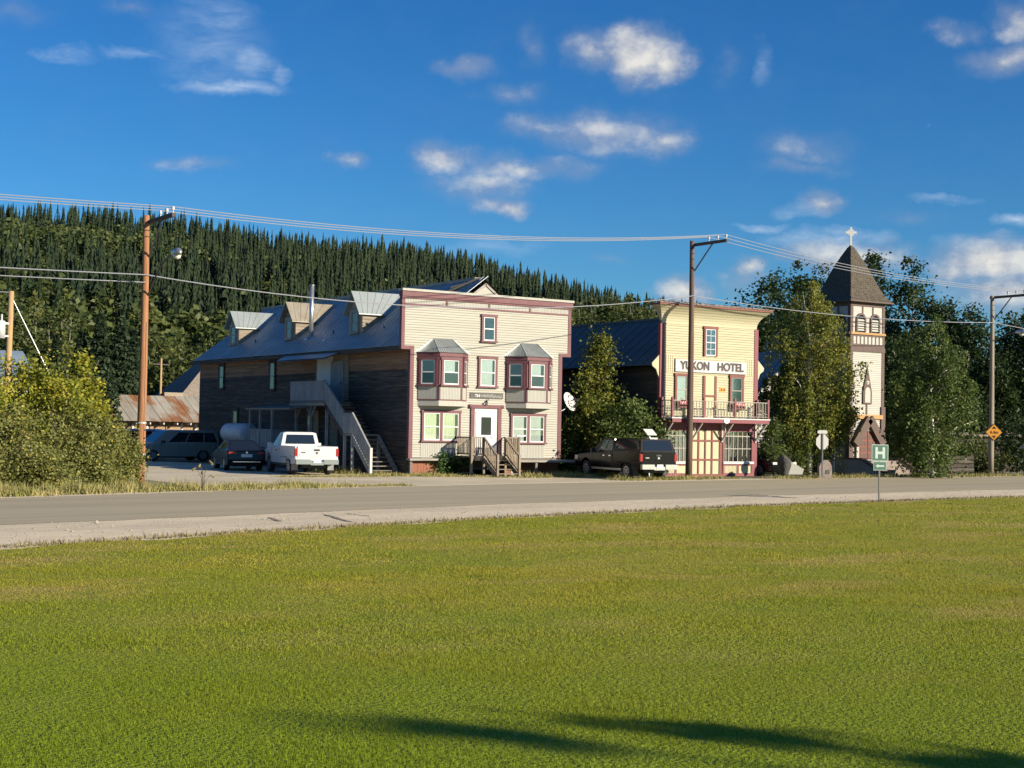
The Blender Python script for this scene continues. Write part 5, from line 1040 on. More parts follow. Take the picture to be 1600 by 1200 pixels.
# ================================================================== poles, lamps and wires
PL = gnd(218, 756); PC = gnd(1076, 746); PR = (onv(1548, 744, 57.0)[0], 57.0, 0.0)
def pole(P, h, m, label, arm=2.35, lamp=None, armz=None, band=None):
    o = thing('utility_pole', P, label, 'utility pole', 'utility poles along the street')
    pts = []; n = 9
    for i in range(n): t = i / (n - 1); pts.append((P[0] + .03 * math.sin(t * 3), P[1], h * t - (.0)))
    MB().tube(pts, [.175 - .065 * i / (n - 1) for i in range(n)], 14).build('pole_shaft', m, o, True)
    za = armz or h - .25
    MB().bar((P[0] + .14, P[1] + .25, za), (P[0] + .14, P[1] - arm, za), .12, .14).build('crossarm', 'arm_wood', o)
    MB().bar((P[0] + .1, P[1] - .1, za - 1.3), (P[0] + .1, P[1] - arm * .58, za - .07), .05, .05).build('arm_brace', 'iron', o)
    for d in (.45, .72, .97):
        y = P[1] - arm * d; MB().tube([(P[0] + .14, y, za + .07), (P[0] + .14, y, za + .16), (P[0] + .14, y, za + .18), (P[0] + .14, y, za + .3)], [.025, .025, .06, .045], 8).build('insulator', 'porcelain', o)
    if lamp:
        z, reach, rise = lamp; k = MB(); q = [(P[0] + .1, P[1] - .1, z)]
        for t in (.25, .5, .75, 1): q.append((P[0] + .1, P[1] - reach * t, z + rise * math.sin(t * math.pi / 2)))
        k.tube(q, .032, 8); k.build('lamp_arm', 'iron', o); e = q[-1]
        MB().tube([(e[0], e[1] + .05, e[2]), (e[0], e[1] - .12, e[2] + .03), (e[0], e[1] - .5, e[2] + .04), (e[0], e[1] - .72, e[2])], [.05, .12, .15, .05], 12).build('lamp_head', 'galvanised', o, True)
        MB().tube([(e[0], e[1] - .40, e[2] - .04), (e[0], e[1] - .40, e[2] - .17), (e[0], e[1] - .40, e[2] - .22)], [.15, .12, .03], 12).build('lamp_lens', 'lamp_glass', o, True)
    if band:
        for z in band: MB().tube([(P[0] + .01, P[1], z), (P[0] + .01, P[1], z + .06)], .185, 14).build('pole_band', 'sign_back', o)
    MB().tube([(P[0] + .05, P[1] - .155, .3), (P[0] + .05, P[1] - .125, h * .6)], .015, 6).build('ground_wire', 'iron', o)
    return za
zL = pole(PL, 9.85, 'pole_orange', 'orange-brown wooden utility pole with a street lamp beside the roadside bushes', 2.45, (6.9, 2.6, 1.3), 9.62, (2.2, 1.05))
zC = pole(PC, 11.75, 'pole_dark', 'dark brown wooden utility pole standing in front of the yellow hotel', 2.45, None, 11.55)
zR = pole(PR, 10.6, 'pole_grey', 'pale grey wooden utility pole carrying the orange diamond sign', 2.2, (7.9, 1.6, .45), 10.5)
def wire(p, q, sag, r, label, grp, n=22):
    p = Vector(p); q = Vector(q); c = MB(); pts = [p.lerp(q, i / n) - Vector((0, 0, sag * 4 * (i / n) * (1 - i / n))) for i in range(n + 1)]
    c.tube(pts, r, 5); o = c.build('power_line', 'wire'); return tag(o, label, 'power line', grp)
EL = (-16.0, 49.2, 0); ER = (98.0, 53.5, 0)
spans = [((EL, 9.3), (PL, zL), .35, 'left of the orange-brown pole'), ((PL, zL), (PC, zC), .55, 'between the orange-brown and the dark brown pole'), ((PC, zC), (PR, zR), .45, 'between the dark brown and the pale grey pole'), ((PR, zR), (ER, 10.0), .4, 'leaving the pale grey pole away from the hotel')]
for (A_, za), (B__, zb), sg, txt in spans:
    txt = txt.replace('left of the orange-brown pole', 'reaching the orange-brown pole above the bushes')
    for d in (.45, .72, .97):
        wire((A_[0] + .14, A_[1] - 2.4 * d, za + .3), (B__[0] + .14, B__[1] - 2.4 * d, zb + .3), sg, .016, 'thin pale high-voltage wire ' + txt, 'overhead wires on the crossarms')
NZ = (7.65, 9.0, 9.0)
wire((EL[0], EL[1], 7.4), (PL[0], PL[1] - .16, NZ[0]), .25, .02, 'single lower cable reaching the orange-brown pole above the bushes', 'lower cables')
wire((EL[0], EL[1] + 1.6, 7.1), (PL[0], PL[1] - .16, NZ[0] - .28), .2, .018, 'second lower cable just under the first at the orange-brown pole', 'lower cables')
wire((PL[0], PL[1] - .16, NZ[0]), (PC[0], PC[1] - .16, NZ[1]), .9, .02, 'lower cable sagging from the orange-brown pole past the dormers', 'lower cables')
wire((PC[0], PC[1] - .16, NZ[1]), (PR[0], PR[1] - .16, NZ[2]), .35, .02, 'lower cable from the dark brown pole past the church tower', 'lower cables')
wire((PR[0], PR[1] - .16, NZ[2]), (ER[0], ER[1], 7.6), .4, .02, 'lower cable leaving the pale grey pole over the trees', 'lower cables')
bp = onv(18, 455, 72.0); bpz = bp[2]; bb0 = (onv(10, 590, 72.0)[0], 72.0, 0)
bk = thing('utility_pole', (bb0[0], 72, 0), 'tan wooden pole with a white transformer behind the yellow bushes', 'utility pole', 'utility poles along the street')
MB().tube([(bb0[0] - .1, 72, 0), (bp[0] - .05, 72, bpz * .6), (bp[0], 72, bpz)], [.17, .15, .12], 12).build('pole_shaft', 'pole_tan', bk, True)
tx = onv(6, 515, 71.9); MB().tube([(tx[0] - .2, 71.8, tx[2] - .42), (tx[0] - .2, 71.8, tx[2] + .38), (tx[0] - .2, 71.8, tx[2] + .42)], [.24, .24, .18], 16).build('transformer', 'tank_white', bk, True)
MB().tube([(tx[0] - .15, 71.75, tx[2] + .4), (tx[0] - .15, 71.75, tx[2] + .72)], .045, 8).build('bushing', 'porcelain', bk)
for z in (.3, -.3): MB().bar((tx[0] - .2, 71.85, tx[2] + z), (bp[0], 71.95, tx[2] + z), .06).build('hanger', 'steel', bk)
gy = onv(85, 600, 71.0); tag(MB().tube([(bp[0], 72, bpz - .25), (gy[0], 71, gy[2]), (gy[0] + 1.6, 70, .0)], .018, 5).build('guy_wire', 'wire'), 'slanting guy wire from the tan pole down into the bushes', 'guy wire')
wire((-16, 66, 8.2), (bp[0], 72, bpz - .05), .3, .016, 'thin wire meeting the top of the tan transformer pole', 'lower cables')
fp_ = onv(252, 560, 118); fo = thing('utility_pole', (fp_[0], 118, 0), 'distant thin wooden pole rising beyond the rusty shed roof', 'utility pole', 'utility poles along the street')
MB().tube([(fp_[0], 118, 0), (fp_[0], 118, fp_[2])], [.13, .09], 8).build('pole_shaft', 'pole_tan', fo); MB().bar((fp_[0] - .7, 118, fp_[2] - .5), (fp_[0] + .7, 118, fp_[2] - .5), .1).build('crossarm', 'arm_wood', fo)

# ================================================================== signs and small roadside things
hs = gnd(1373, 783); H = thing('hospital_sign', hs, 'green H sign with a left arrow plate on a thin dark post', 'road sign')
Fg = Fr((hs[0], hs[1] - .03, 0), (.96, -.28, 0), (-.28, -.96, 0))
MB().fbox(Fg, -.025, .025, 0, 1.92, -.05, -.01).build('sign_post', 'iron', H)
c = MB(); c.fbox(Fg, -.32, .32, 1.38, 1.95, 0, .012); c.build('sign_plate', 'sign_pale', H); MB().fbox(Fg, -.30, .30, 1.40, 1.93, .012, .016).build('sign_face', 'sign_green', H)
c = MB(); c.fbox(Fg, -.19, -.09, 1.47, 1.86, .016, .020); c.fbox(Fg, .09, .19, 1.47, 1.86, .016, .020); c.fbox(Fg, -.09, .09, 1.62, 1.71, .016, .020); c.build('letter_h', 'sign_pale', H)
MB().fbox(Fg, -.25, .25, 1.06, 1.365, 0, .012).build('arrow_plate', 'sign_pale', H); MB().fbox(Fg, -.235, .235, 1.075, 1.35, .012, .016).build('arrow_face', 'sign_green', H)
c = MB(); c.fprism(Fg, [(-.17, 1.213), (-.07, 1.143), (-.07, 1.185), (.16, 1.185), (.16, 1.24), (-.07, 1.24), (-.07, 1.283)], .016, .020); c.build('arrow', 'sign_pale', H)
ss = gnd(1284, 748); S = thing('stop_sign', ss, 'back of a pale octagonal stop sign with a small name plate on top', 'road sign')
Fk = Fr((ss[0], ss[1], 0), (.93, -.36, 0), (-.36, -.93, 0)); MB().fbox(Fk, -.035, .035, 0, 2.3, .015, .06).build('sign_post', 'iron', S)
r8 = .36; MB().fprism(Fk, [(r8 * math.cos(math.pi / 8 + i * math.pi / 4), 1.87 + r8 * 1.15 * math.sin(math.pi / 8 + i * math.pi / 4)) for i in range(8)], 0, .012).build('octagon_plate', 'sign_back', S)
MB().fprism(Fk, [(-.27, 2.32), (-.2, 2.28), (.2, 2.28), (.27, 2.32), (.27, 2.40), (.2, 2.46), (-.2, 2.46), (-.27, 2.40)], .0, .03).build('name_plate', 'sign_back', S)
dz = thing('clearance_sign', (PR[0], PR[1] - .2, 2.0), 'orange diamond 4.4 m clearance sign with black arrows on the grey pole', 'road sign')
Fz = Fr((PR[0], PR[1] - .20, 0), (.8, -.6, 0), (-.6, -.8, 0)); q = .5; MB().fprism(Fz, [(0, 2.55 - q), (q, 2.55), (0, 2.55 + q), (-q, 2.55)], 0, .014).build('sign_plate', 'black_print', dz); q = .46; MB().fprism(Fz, [(0, 2.55 - q), (q, 2.55), (0, 2.55 + q), (-q, 2.55)], .014, .018).build('sign_face', 'sign_yellow', dz)
MB().fprism(Fz, [(-.13, 2.75), (.13, 2.75), (0, 2.92)], .018, .022).build('arrow', 'black_print', dz); MB().fprism(Fz, [(-.13, 2.35), (0, 2.18), (.13, 2.35)], .018, .022).build('arrow', 'black_print', dz)
text_mesh('lettering', '4.4m', .26, 'black_print', Fz, 0, 2.55, .020, .5, dz, .002, .008)
isg = onv(1015, 676, 54.7); I = thing('interpretive_panel', (isg[0], 54.7, 0), 'slanted white information panel on a post behind the black pickup', 'information panel')
MB().box(isg[0] - .03, isg[0] + .03, 54.67, 54.73, 0, isg[2] - .05).build('post', 'steel', I); c = MB(); z = isg[2]; c.add([(isg[0] - .28, 54.5, z - .12), (isg[0] + .28, 54.5, z - .12), (isg[0] + .28, 54.85, z + .14), (isg[0] - .28, 54.85, z + .14)] + [(isg[0] - .28, 54.5, z - .09), (isg[0] + .28, 54.5, z - .09), (isg[0] + .28, 54.85, z + .17), (isg[0] - .28, 54.85, z + .17)], [(0, 3, 2, 1), (4, 5, 6, 7), (0, 1, 5, 4), (1, 2, 6, 5), (2, 3, 7, 6), (3, 0, 4, 7)]); c.build('panel', 'sign_white', I)
mo = gnd(1290, 748); Fo = Fr((mo[0], mo[1], 0), (.9, -.43, 0), (-.43, -.9, 0)); pts = [(-.34, 0), (.34, 0), (.33, .62), (.24, .82), (.08, .95), (-.1, .94), (-.25, .8), (-.34, .6)]
M = thing('stone_monument', mo, 'upright arched brown stone monument beside the birch trunk', 'monument'); MB().fprism(Fo, pts, -.3, 0).build('stone', 'stone', M); MB().fbox(Fo, -.0, .2, .25, .45, 0, .02).build('plaque', 'iron', M)
wb = gnd(1245, 745); o = MB().fprism(Fr((wb[0], wb[1], 0), (.9, -.43, 0), (-.43, -.9, 0)), [(-.65, .12), (.3, .12), (.38, .4), (-.6, .95), (-.65, .9)], -.5, 0).build('tarp_covered_box', 'church_cream'); tag(o, 'cream sloping covered box on the grass beside the birch', 'box')
bd = gnd(1197 + 28, 747); bm = bmesh.new(); bmesh.ops.create_icosphere(bm, subdivisions=3, radius=.4)
for v_ in bm.verts: v_.co *= 1 + .18 * math.sin(v_.co.x * 7 + 1) * math.sin(v_.co.y * 6) + .1 * math.sin(v_.co.z * 11); v_.co.z = v_.co.z * 1.5 + .62; v_.co.x *= .8
me = bpy.data.meshes.new('boulder'); bm.to_mesh(me); bm.free(); me.materials.append(MATS['boulder_stone']); o = bpy.data.objects.new('boulder', me); COL.objects.link(o); o.location = bd; tag(o, 'tall dark rough boulder standing between the young trees', 'boulder')
lb = gnd(600, 741)
for i in range(9):
    p = gnd(690 + random.uniform(-28, 30), 741 + random.uniform(-2, 2.5)); c = MB(); a = random.uniform(-.4, .4); L = random.uniform(.3, .8); c.bar((p[0], p[1], .05 + i % 3 * .05), (p[0] + L * math.cos(a), p[1] + L * math.sin(a), .07 + i % 3 * .06), .12, .06); o = c.build('scrap_board', 'weathered_pale'); tag(o, 'pale scrap board lying in the weeds by the porch', 'scrap wood', 'scrap boards by the porch')
# ================================================================== vehicles (built nose along +x, then turned)
def arch_pts(c, r, sill, n=9): return [(c + r * math.cos(t), sill + (r * .95) * math.sin(t)) for t in np.linspace(math.pi, 0, n)]
def shell(name, top, sill, arches, w, m, P, inset=.055, xin=.03):
    """Closed body: side outline with wheel arches, pulled across the width with rounded shoulders."""
    poly = list(top)                       # front bottom -> over the top -> rear bottom
    for c, r in sorted(arches): poly += arch_pts(c, r, sill)
    n = len(poly); cx = sum(p[0] for p in poly) / n; nt = len(top)
    def layer(y, k):
        out = []
        for i, (x, z) in enumerate(poly):
            if i < nt: out.append((x - math.copysign(xin, x - cx) * k, y, z - inset * k * (1 if z > sill + .3 else 0)))
            else: out.append((x, y, z))
        return out
    ys = [(-w / 2, 1.0), (-w / 2 + .03, .35), (-w / 2 + .09, 0), (w / 2 - .09, 0), (w / 2 - .03, .35), (w / 2, 1.0)]
    V = []; F = []
    for y, k in ys: V += layer(y, k)
    for L in range(len(ys) - 1):
        for i in range(n): j = (i + 1) % n; F.append((L * n + i, L * n + j, (L + 1) * n + j, (L + 1) * n + i))
    F.append(tuple(range(n))); F.append(tuple((len(ys) - 1) * n + i for i in reversed(range(n))))
    # barrel the sides a little
    zs = [p[1] for p in poly]; zm = (min(zs) + max(zs)) * .48
    V = [(x, y * (1 - .035 * max(0, (z - zm))**1.5), z) for x, y, z in V]
    b = MB(); b.add(V, F); return b.build(name, m, P)
class Cabin:
    def __init__(s, x0b, x1b, wb, zb, x0t, x1t, wt, zt): s.B = [(x1b, -wb / 2, zb), (x1b, wb / 2, zb), (x0b, wb / 2, zb), (x0b, -wb / 2, zb)]; s.T = [(x1t, -wt / 2, zt), (x1t, wt / 2, zt), (x0t, wt / 2, zt), (x0t, -wt / 2, zt)]
    def build(s, name, m, P):
        b = MB(); c = [(x * 1.0, y * .8, z + .045) for x, y, z in s.T]; xc = sum(p[0] for p in c) / 4; c = [(xc + (x - xc) * .86, y, z) for x, y, z in c]
        b.add(s.B + s.T + c, [(0, 1, 5, 4), (1, 2, 6, 5), (2, 3, 7, 6), (3, 0, 4, 7), (4, 5, 9, 8), (5, 6, 10, 9), (6, 7, 11, 10), (7, 4, 8, 11), (8, 9, 10, 11), (3, 2, 1, 0)]); return b.build(name, m, P)
    def pane(s, side, u0, u1, v0, v1, P, name='window_glass', m='car_glass', slant=(0, 0)):
        k = {'front': (0, 1), 'left': (1, 2), 'rear': (2, 3), 'right': (3, 0)}[side]; A, B, C, D = (Vector(s.B[k[0]]), Vector(s.B[k[1]]), Vector(s.T[k[1]]), Vector(s.T[k[0]]))
        f = lambda u, v: (A * (1 - u) + B * u) * (1 - v) + (D * (1 - u) + C * u) * v
        n = (B - A).cross(D - A).normalized(); q = [f(u0, v0), f(u1, v0), f(u1 + slant[1], v1), f(u0 + slant[0], v1)]
        b = MB(); b.add([p + n * .012 for p in q] + [p - n * .02 for p in q], [(0, 1, 2, 3), (7, 6, 5, 4), (0, 4, 5, 1), (1, 5, 6, 2), (2, 6, 7, 3), (3, 7, 4, 0)]); return b.build(name, m, P)
def wheels(P, xs_, w, r, m='rim', tw=.24, spokes=6):
    for x in xs_:
        for sg in (-1, 1):
            y = sg * (w / 2 - tw / 2 - .01); k = MB(); k.tube([(x, y - tw / 2, r), (x, y - tw / 2 + .03, r), (x, y + tw / 2 - .03, r), (x, y + tw / 2, r)], [r - .04, r, r, r - .04], 24); t = k.build('wheel', 'tyre', P, True)
            k = MB(); yo = y + sg * (tw / 2 + .001); k.tube([(x, yo - sg * .02, r), (x, yo + sg * .006, r)], [r * .64, r * .60], 20)
            k.build('rim', m, t)
            for i in range(spokes):
                a = 2 * math.pi * i / spokes; MB().tube([(x + math.cos(a) * r * .36, yo + sg * .004, r + math.sin(a) * r * .36), (x + math.cos(a) * r * .36, yo + sg * .012, r + math.sin(a) * r * .36)], r * .11, 8).build('rim_opening', 'tyre', t)
def place(P, px, az, anchor):                # put the local point `anchor` on the ground point px, nose towards az
    rz = math.pi / 2 - az; P.rotation_euler = (0, 0, rz); a = Matrix.Rotation(rz, 3, 'Z') @ Vector((anchor[0], anchor[1], 0)); P.location = (px[0] - a.x, px[1] - a.y, 0.012)
def pickup(label, paint, crew, canopy):
    P = thing('pickup_truck', (0, 0, 0), label, 'pickup truck', base=False); w = 1.98
    xf, xr = 2.85, -2.95; bed0 = -.55 if crew else -.15
    top = [(xf, .50), (xf + .04, .72), (xf - .02, 1.02), (xf - .35, 1.13), (1.55, 1.20), (1.45, 1.24), (bed0, 1.24), (bed0 - .01, .84), (xr, .84), (xr, .52)]
    shell('body', top, .50, [(1.85, .46), (-1.75, .46)], w, paint, P)
    cabx0 = bed0 + .02; cb = Cabin(cabx0, 1.5, w - .14, 1.22, cabx0 + .12, .62, w - .44, 1.86); cb.build('cab', paint, P)
    cb.pane('front', .06, .94, .08, .94, P); cb.pane('rear', .10, .90, .22, .88, P)
    for sd_ in ('left', 'right'):
        if crew:
            f_, r2 = ((.30, .60), (.64, .93)) if sd_ == 'left' else ((.40, .70), (.07, .36))
            cb.pane(sd_, f_[0], f_[1], .14, .88, P, slant=(0, 0)); cb.pane(sd_, r2[0], r2[1], .14, .88, P)
        else:
            if sd_ == 'left': cb.pane(sd_, .26, .64, .14, .88, P); cb.pane(sd_, .68, .92, .14, .88, P)
            else: cb.pane(sd_, .36, .74, .14, .88, P); cb.pane(sd_, .08, .32, .14, .88, P)
    for sg in (-1, 1):
        k = MB(); y0, y1 = (sg * (w / 2 - .10), sg * (w / 2)); ya, yb2 = min(y0, y1), max(y0, y1); pts = [(bed0 - .015, .82), (bed0 - .015, 1.29), (xr + .04, 1.29), (xr + .01, .82)]; G_ = Fr((0, sg * (w / 2 - .012), 0), (1, 0, 0), (0, sg, 0)); k.fprism(G_, pts, -.10, 0); k.build('bed_side', paint, P)
        k = MB(); k.fbox(Fr((0, sg * w / 2, 0), (1, 0, 0), (0, sg, 0)), bed0 + .06, 1.42, .62, .66, -.02, .012); k.build('door_moulding', paint, P)
        k = MB(); k.tube([(.95, sg * (w / 2 - .05), 1.24), (.95, sg * (w / 2 + .1), 1.27)], .025, 6); k.box(.86, 1.0, min(sg * (w / 2 + .06), sg * (w / 2 + .28)), max(sg * (w / 2 + .06), sg * (w / 2 + .28)), 1.18, 1.40); k.build('wing_mirror', paint if not crew else 'car_trim', P)
        for hx in ((.12, -.42) if crew else (.28,)): MB().box(hx, hx + .17, min(sg * (w / 2 - .02), sg * (w / 2 + .025)), max(sg * (w / 2 - .02), sg * (w / 2 + .025)), 1.04, 1.09).build('door_handle', 'chrome' if crew else 'car_trim', P)
        for dx in ((1.28, .38, -.5) if crew else (1.28, -.1)): MB().box(dx - .006, dx + .006, min(sg * (w / 2 - .03), sg * (w / 2 + .003)), max(sg * (w / 2 - .03), sg * (w / 2 + .003)), .58, 1.2).build('door_gap', 'car_trim', P)
        MB().box(xr - .022, xr + .10, min(sg * (w / 2 - .11), sg * (w / 2 + .012)), max(sg * (w / 2 - .11), sg * (w / 2 + .012)), .86, 1.20).build('tail_light', 'tail_red', P)
        MB().box(xf - .25, xf + .03, min(sg * (w / 2 - .42), sg * (w / 2 + .008)), max(sg * (w / 2 - .42), sg * (w / 2 + .008)), .82, 1.02).build('headlight', 'lamp_glass', P)
        MB().box(-1.3 + .0, 1.35, min(sg * (w / 2 - .10), sg * (w / 2 - .02)), max(sg * (w / 2 - .10), sg * (w / 2 - .02)), .40, .50).build('running_board', 'car_trim' if not crew else 'steel', P)
    MB().box(bed0 - .05, xr + .05, -w / 2 + .1, w / 2 - .1, .80, .86).build('bed_floor', 'car_trim', P)
    k = MB(); k.box(xr - .015, xr + .05, -w / 2 + .115, w / 2 - .115, .78, 1.29); k.box(xr - .03, xr - .012, -w / 2 + .2, w / 2 - .2, .86, .98); k = k.build('tailgate', paint, P)
    MB().box(xr - .03, xr - .014, -.13, .13, 1.09, 1.17).build('tailgate_handle', 'car_trim', k); MB().tube([(xr - .03, 0, .99 if not crew else 1.0), (xr - .014, 0, .99 if not crew else 1.0)], .06, 12).build('badge', 'car_trim' if not crew else 'chrome', k)
    MB().box(xr - .026, xr - .014, .52, .72, 1.0, 1.04).build('lettering_badge', 'car_trim' if not crew else 'chrome', k)
    k = MB(); k.box(xr - .16, xr + .05, -w / 2 + .02, -.3, .50, .72); k.box(xr - .16, xr + .05, .3, w / 2 - .02, .50, .72); k.box(xr - .13, xr + .05, -.3, .3, .46, .62); k.build('rear_bumper', 'chrome', P)
    MB().box(xr - .15, xr - .13, -.17, .17, .56, .72).build('number_plate', 'plate', P)
    MB().box(xf - .1, xf + .12, -w / 2 + .03, w / 2 - .03, .48, .70).build('front_bumper', 'chrome', P); MB().box(xf - .02, xf + .05, -.55, .55, .76, 1.0).build('grille', 'car_trim', P)
    MB().box(-2.6, 2.5, -.55, .55, .32, .52).build('chassis', 'car_trim', P); MB().tube([(xr + .1, -.55, .40), (xr - .08, -.55, .38)], .04, 8).build('exhaust', 'steel', P)
    for sg in (-1, 1): MB().box(-2.33, -2.28, min(sg * (w / 2 - .3), sg * (w / 2 - .02)), max(sg * (w / 2 - .3), sg * (w / 2 - .02)), .22, .55).build('mud_flap', 'car_trim' if crew else 'grey_paint', P)
    wheels(P, (1.85, -1.75), w, .39)
    if canopy:
        cn = Cabin(xr + .03, bed0 - .03, w - .08, 1.29, xr + .22, bed0 - .03, w - .36, 1.86); cn.build('canopy', paint, P); cn.pane('rear', .07, .93, .12, .90, P)
        cn.pane('left', .06, .94, .22, .86, P); cn.pane('right', .06, .94, .22, .86, P)
        MB().box(xr + .4, xr + .7, -.2, .2, 1.90, 1.94).build('roof_vent', 'steel', P)
    return P
AZ_T = R(9)
tr = pickup('white extended-cab pickup with open bed parked nose-in beside the staircase', 'car_white', False, False)
place(tr, gnd(494.5, 743.5), R(10), (-2.98, 0))
bt = pickup('black crew-cab pickup with a matching canopy parked beside the hotel', 'car_black', True, True)
place(bt, gnd(1029, 751), R(5), (-2.98, 0))
def sedan(label, paint, name='sedan'):
    P = thing(name, (0, 0, 0), label, 'car', base=False); w = 1.84; xf, xr = 2.40, -2.42
    top = [(xf, .30), (xf + .03, .50), (xf - .06, .72), (xf - .4, .82), (1.15, .95), (.9, .98), (-1.55, 1.02), (-1.75, 1.06), (xr + .12, 1.02), (xr, .92), (xr - .03, .55), (xr + .03, .30)]
    shell('body', top, .26, [(1.42, .37), (-1.40, .37)], w, paint, P)
    cb = Cabin(-1.9, 1.2, w - .16, .97, -1.0, .30, w - .56, 1.41); cb.build('cab', paint, P)
    cb.pane('front', .07, .93, .06, .95, P); cb.pane('rear', .08, .92, .10, .93, P)
    cb.pane('left', .24, .50, .12, .88, P, slant=(.02, 0)); cb.pane('left', .53, .80, .12, .88, P); cb.pane('right', .50, .76, .12, .88, P); cb.pane('right', .20, .47, .12, .88, P)
    for sg in (-1, 1):
        f = lambda a, b: (min(sg * a, sg * b), max(sg * a, sg * b))
        y0, y1 = f(w / 2 - .42, w / 2 - .06); MB().box(xr - .035, xr + .10, y0, y1, .82, .90).build('tail_light', 'tail_red', P)
        y0, y1 = f(w / 2 - .5, w / 2 - .06); MB().box(xf - .2, xf - .0, y0, y1, .62, .74).build('headlight', 'lamp_glass', P)
        y0, y1 = f(w / 2 - .03, w / 2 + .18); MB().box(.62, .76, y0, y1, .98, 1.10).build('wing_mirror', paint, P)
        for hx in (.05, -.9): y0, y1 = f(w / 2 - .04, w / 2 + .02); MB().box(hx, hx + .16, y0, y1, .84, .88).build('door_handle', paint, P)
    MB().box(xr - .045, xr - .02, -.26, .26, .66, .80).build('number_plate', 'plate', P); MB().box(xr - .05, xr - .0, -.65, .65, .42, .46).build('bumper_trim', 'chrome', P)
    MB().box(-2.1, 2.1, -.6, .6, .2, .4).build('chassis', 'car_trim', P); MB().tube([(xr - .035, 0, .88), (xr - .02, 0, .88)], .05, 10).build('badge', 'chrome', P)
    wheels(P, (1.42, -1.40), w, .335, spokes=5); return P
sd1 = sedan('dark navy sedan parked between the minivan and the white pickup', 'car_navy'); place(sd1, gnd(385, 736.5), R(13), (-2.44, 0))
sd2 = sedan('dark car tucked behind the corner post of the hotel', 'car_black'); place(sd2, (54.15, 57.6), R(178), (1.42, 0))
def minivan(label, paint, name='minivan'):
    P = thing(name, (0, 0, 0), label, 'van', base=False); w = 1.98; xf, xr = 2.55, -2.55
    top = [(xf, .32), (xf + .03, .55), (xf - .08, .80), (xf - .45, .93), (1.45, 1.06), (-2.35, 1.10), (xr, 1.0), (xr - .02, .6), (xr + .03, .34)]
    shell('body', top, .28, [(1.62, .40), (-1.46, .40)], w, paint, P)
    cb = Cabin(xr + .03, 1.62, w - .10, 1.04, xr + .22, .72, w - .40, 1.76); cb.build('cab', paint, P); cb.pane('front', .06, .94, .06, .95, P); cb.pane('rear', .08, .92, .12, .9, P)
    cb.pane('left', .21, .46, .10, .86, P, slant=(.05, 0)); cb.pane('left', .48, .74, .10, .86, P); cb.pane('left', .76, .96, .10, .86, P, slant=(0, -.03))
    cb.pane('right', .54, .79, .10, .86, P, slant=(0, -.05)); cb.pane('right', .26, .52, .10, .86, P); cb.pane('right', .04, .24, .10, .86, P, slant=(.03, 0))
    for sg in (-1, 1):
        f = lambda a, b: (min(sg * a, sg * b), max(sg * a, sg * b))
        y0, y1 = f(w / 2 - .2, w / 2 - .0); MB().box(xr - .03, xr + .12, y0, y1, .75, 1.08).build('tail_light', 'tail_red', P)
        y0, y1 = f(w / 2 - .5, w / 2 - .05); MB().box(xf - .25, xf - .01, y0, y1, .66, .84).build('headlight', 'lamp_glass', P)
        y0, y1 = f(w / 2 - .03, w / 2 + .2); MB().box(.98, 1.12, y0, y1, 1.05, 1.2).build('wing_mirror', 'car_trim', P)
        for hx in (.25, -.15): y0, y1 = f(w / 2 - .04, w / 2 + .02); MB().box(hx, hx + .17, y0, y1, .90, .945).build('door_handle', paint, P)
        for dx in (1.15, .05, -1.0): y0, y1 = f(w / 2 - .05, w / 2 + .003); MB().box(dx - .006, dx + .006, y0, y1, .4, 1.04).build('door_gap', 'car_trim', P)
        y0, y1 = f(w / 2 - .03, w / 2 + .01); MB().box(-.95, 1.1, y0, y1, .42, .46).build('side_moulding', paint, P)
    MB().box(-2.2, 2.2, -.6, .6, .2, .4).build('chassis', 'car_trim', P); MB().box(xr - .04, xr - .01, -.26, .26, .62, .78).build('number_plate', 'plate', P)
    wheels(P, (1.62, -1.46), w, .345, spokes=7); return P
mv = minivan('beige minivan parked side-on in the shade behind the tall orange-brown pole', 'car_beige'); place(mv, gnd(238, 721.0), R(-93), (1.62, .9))
vb = minivan('pale blue-grey van mostly hidden behind the beige minivan', 'car_silver'); place(vb, (28.0, 87.5), R(-95), (1.62, .9))
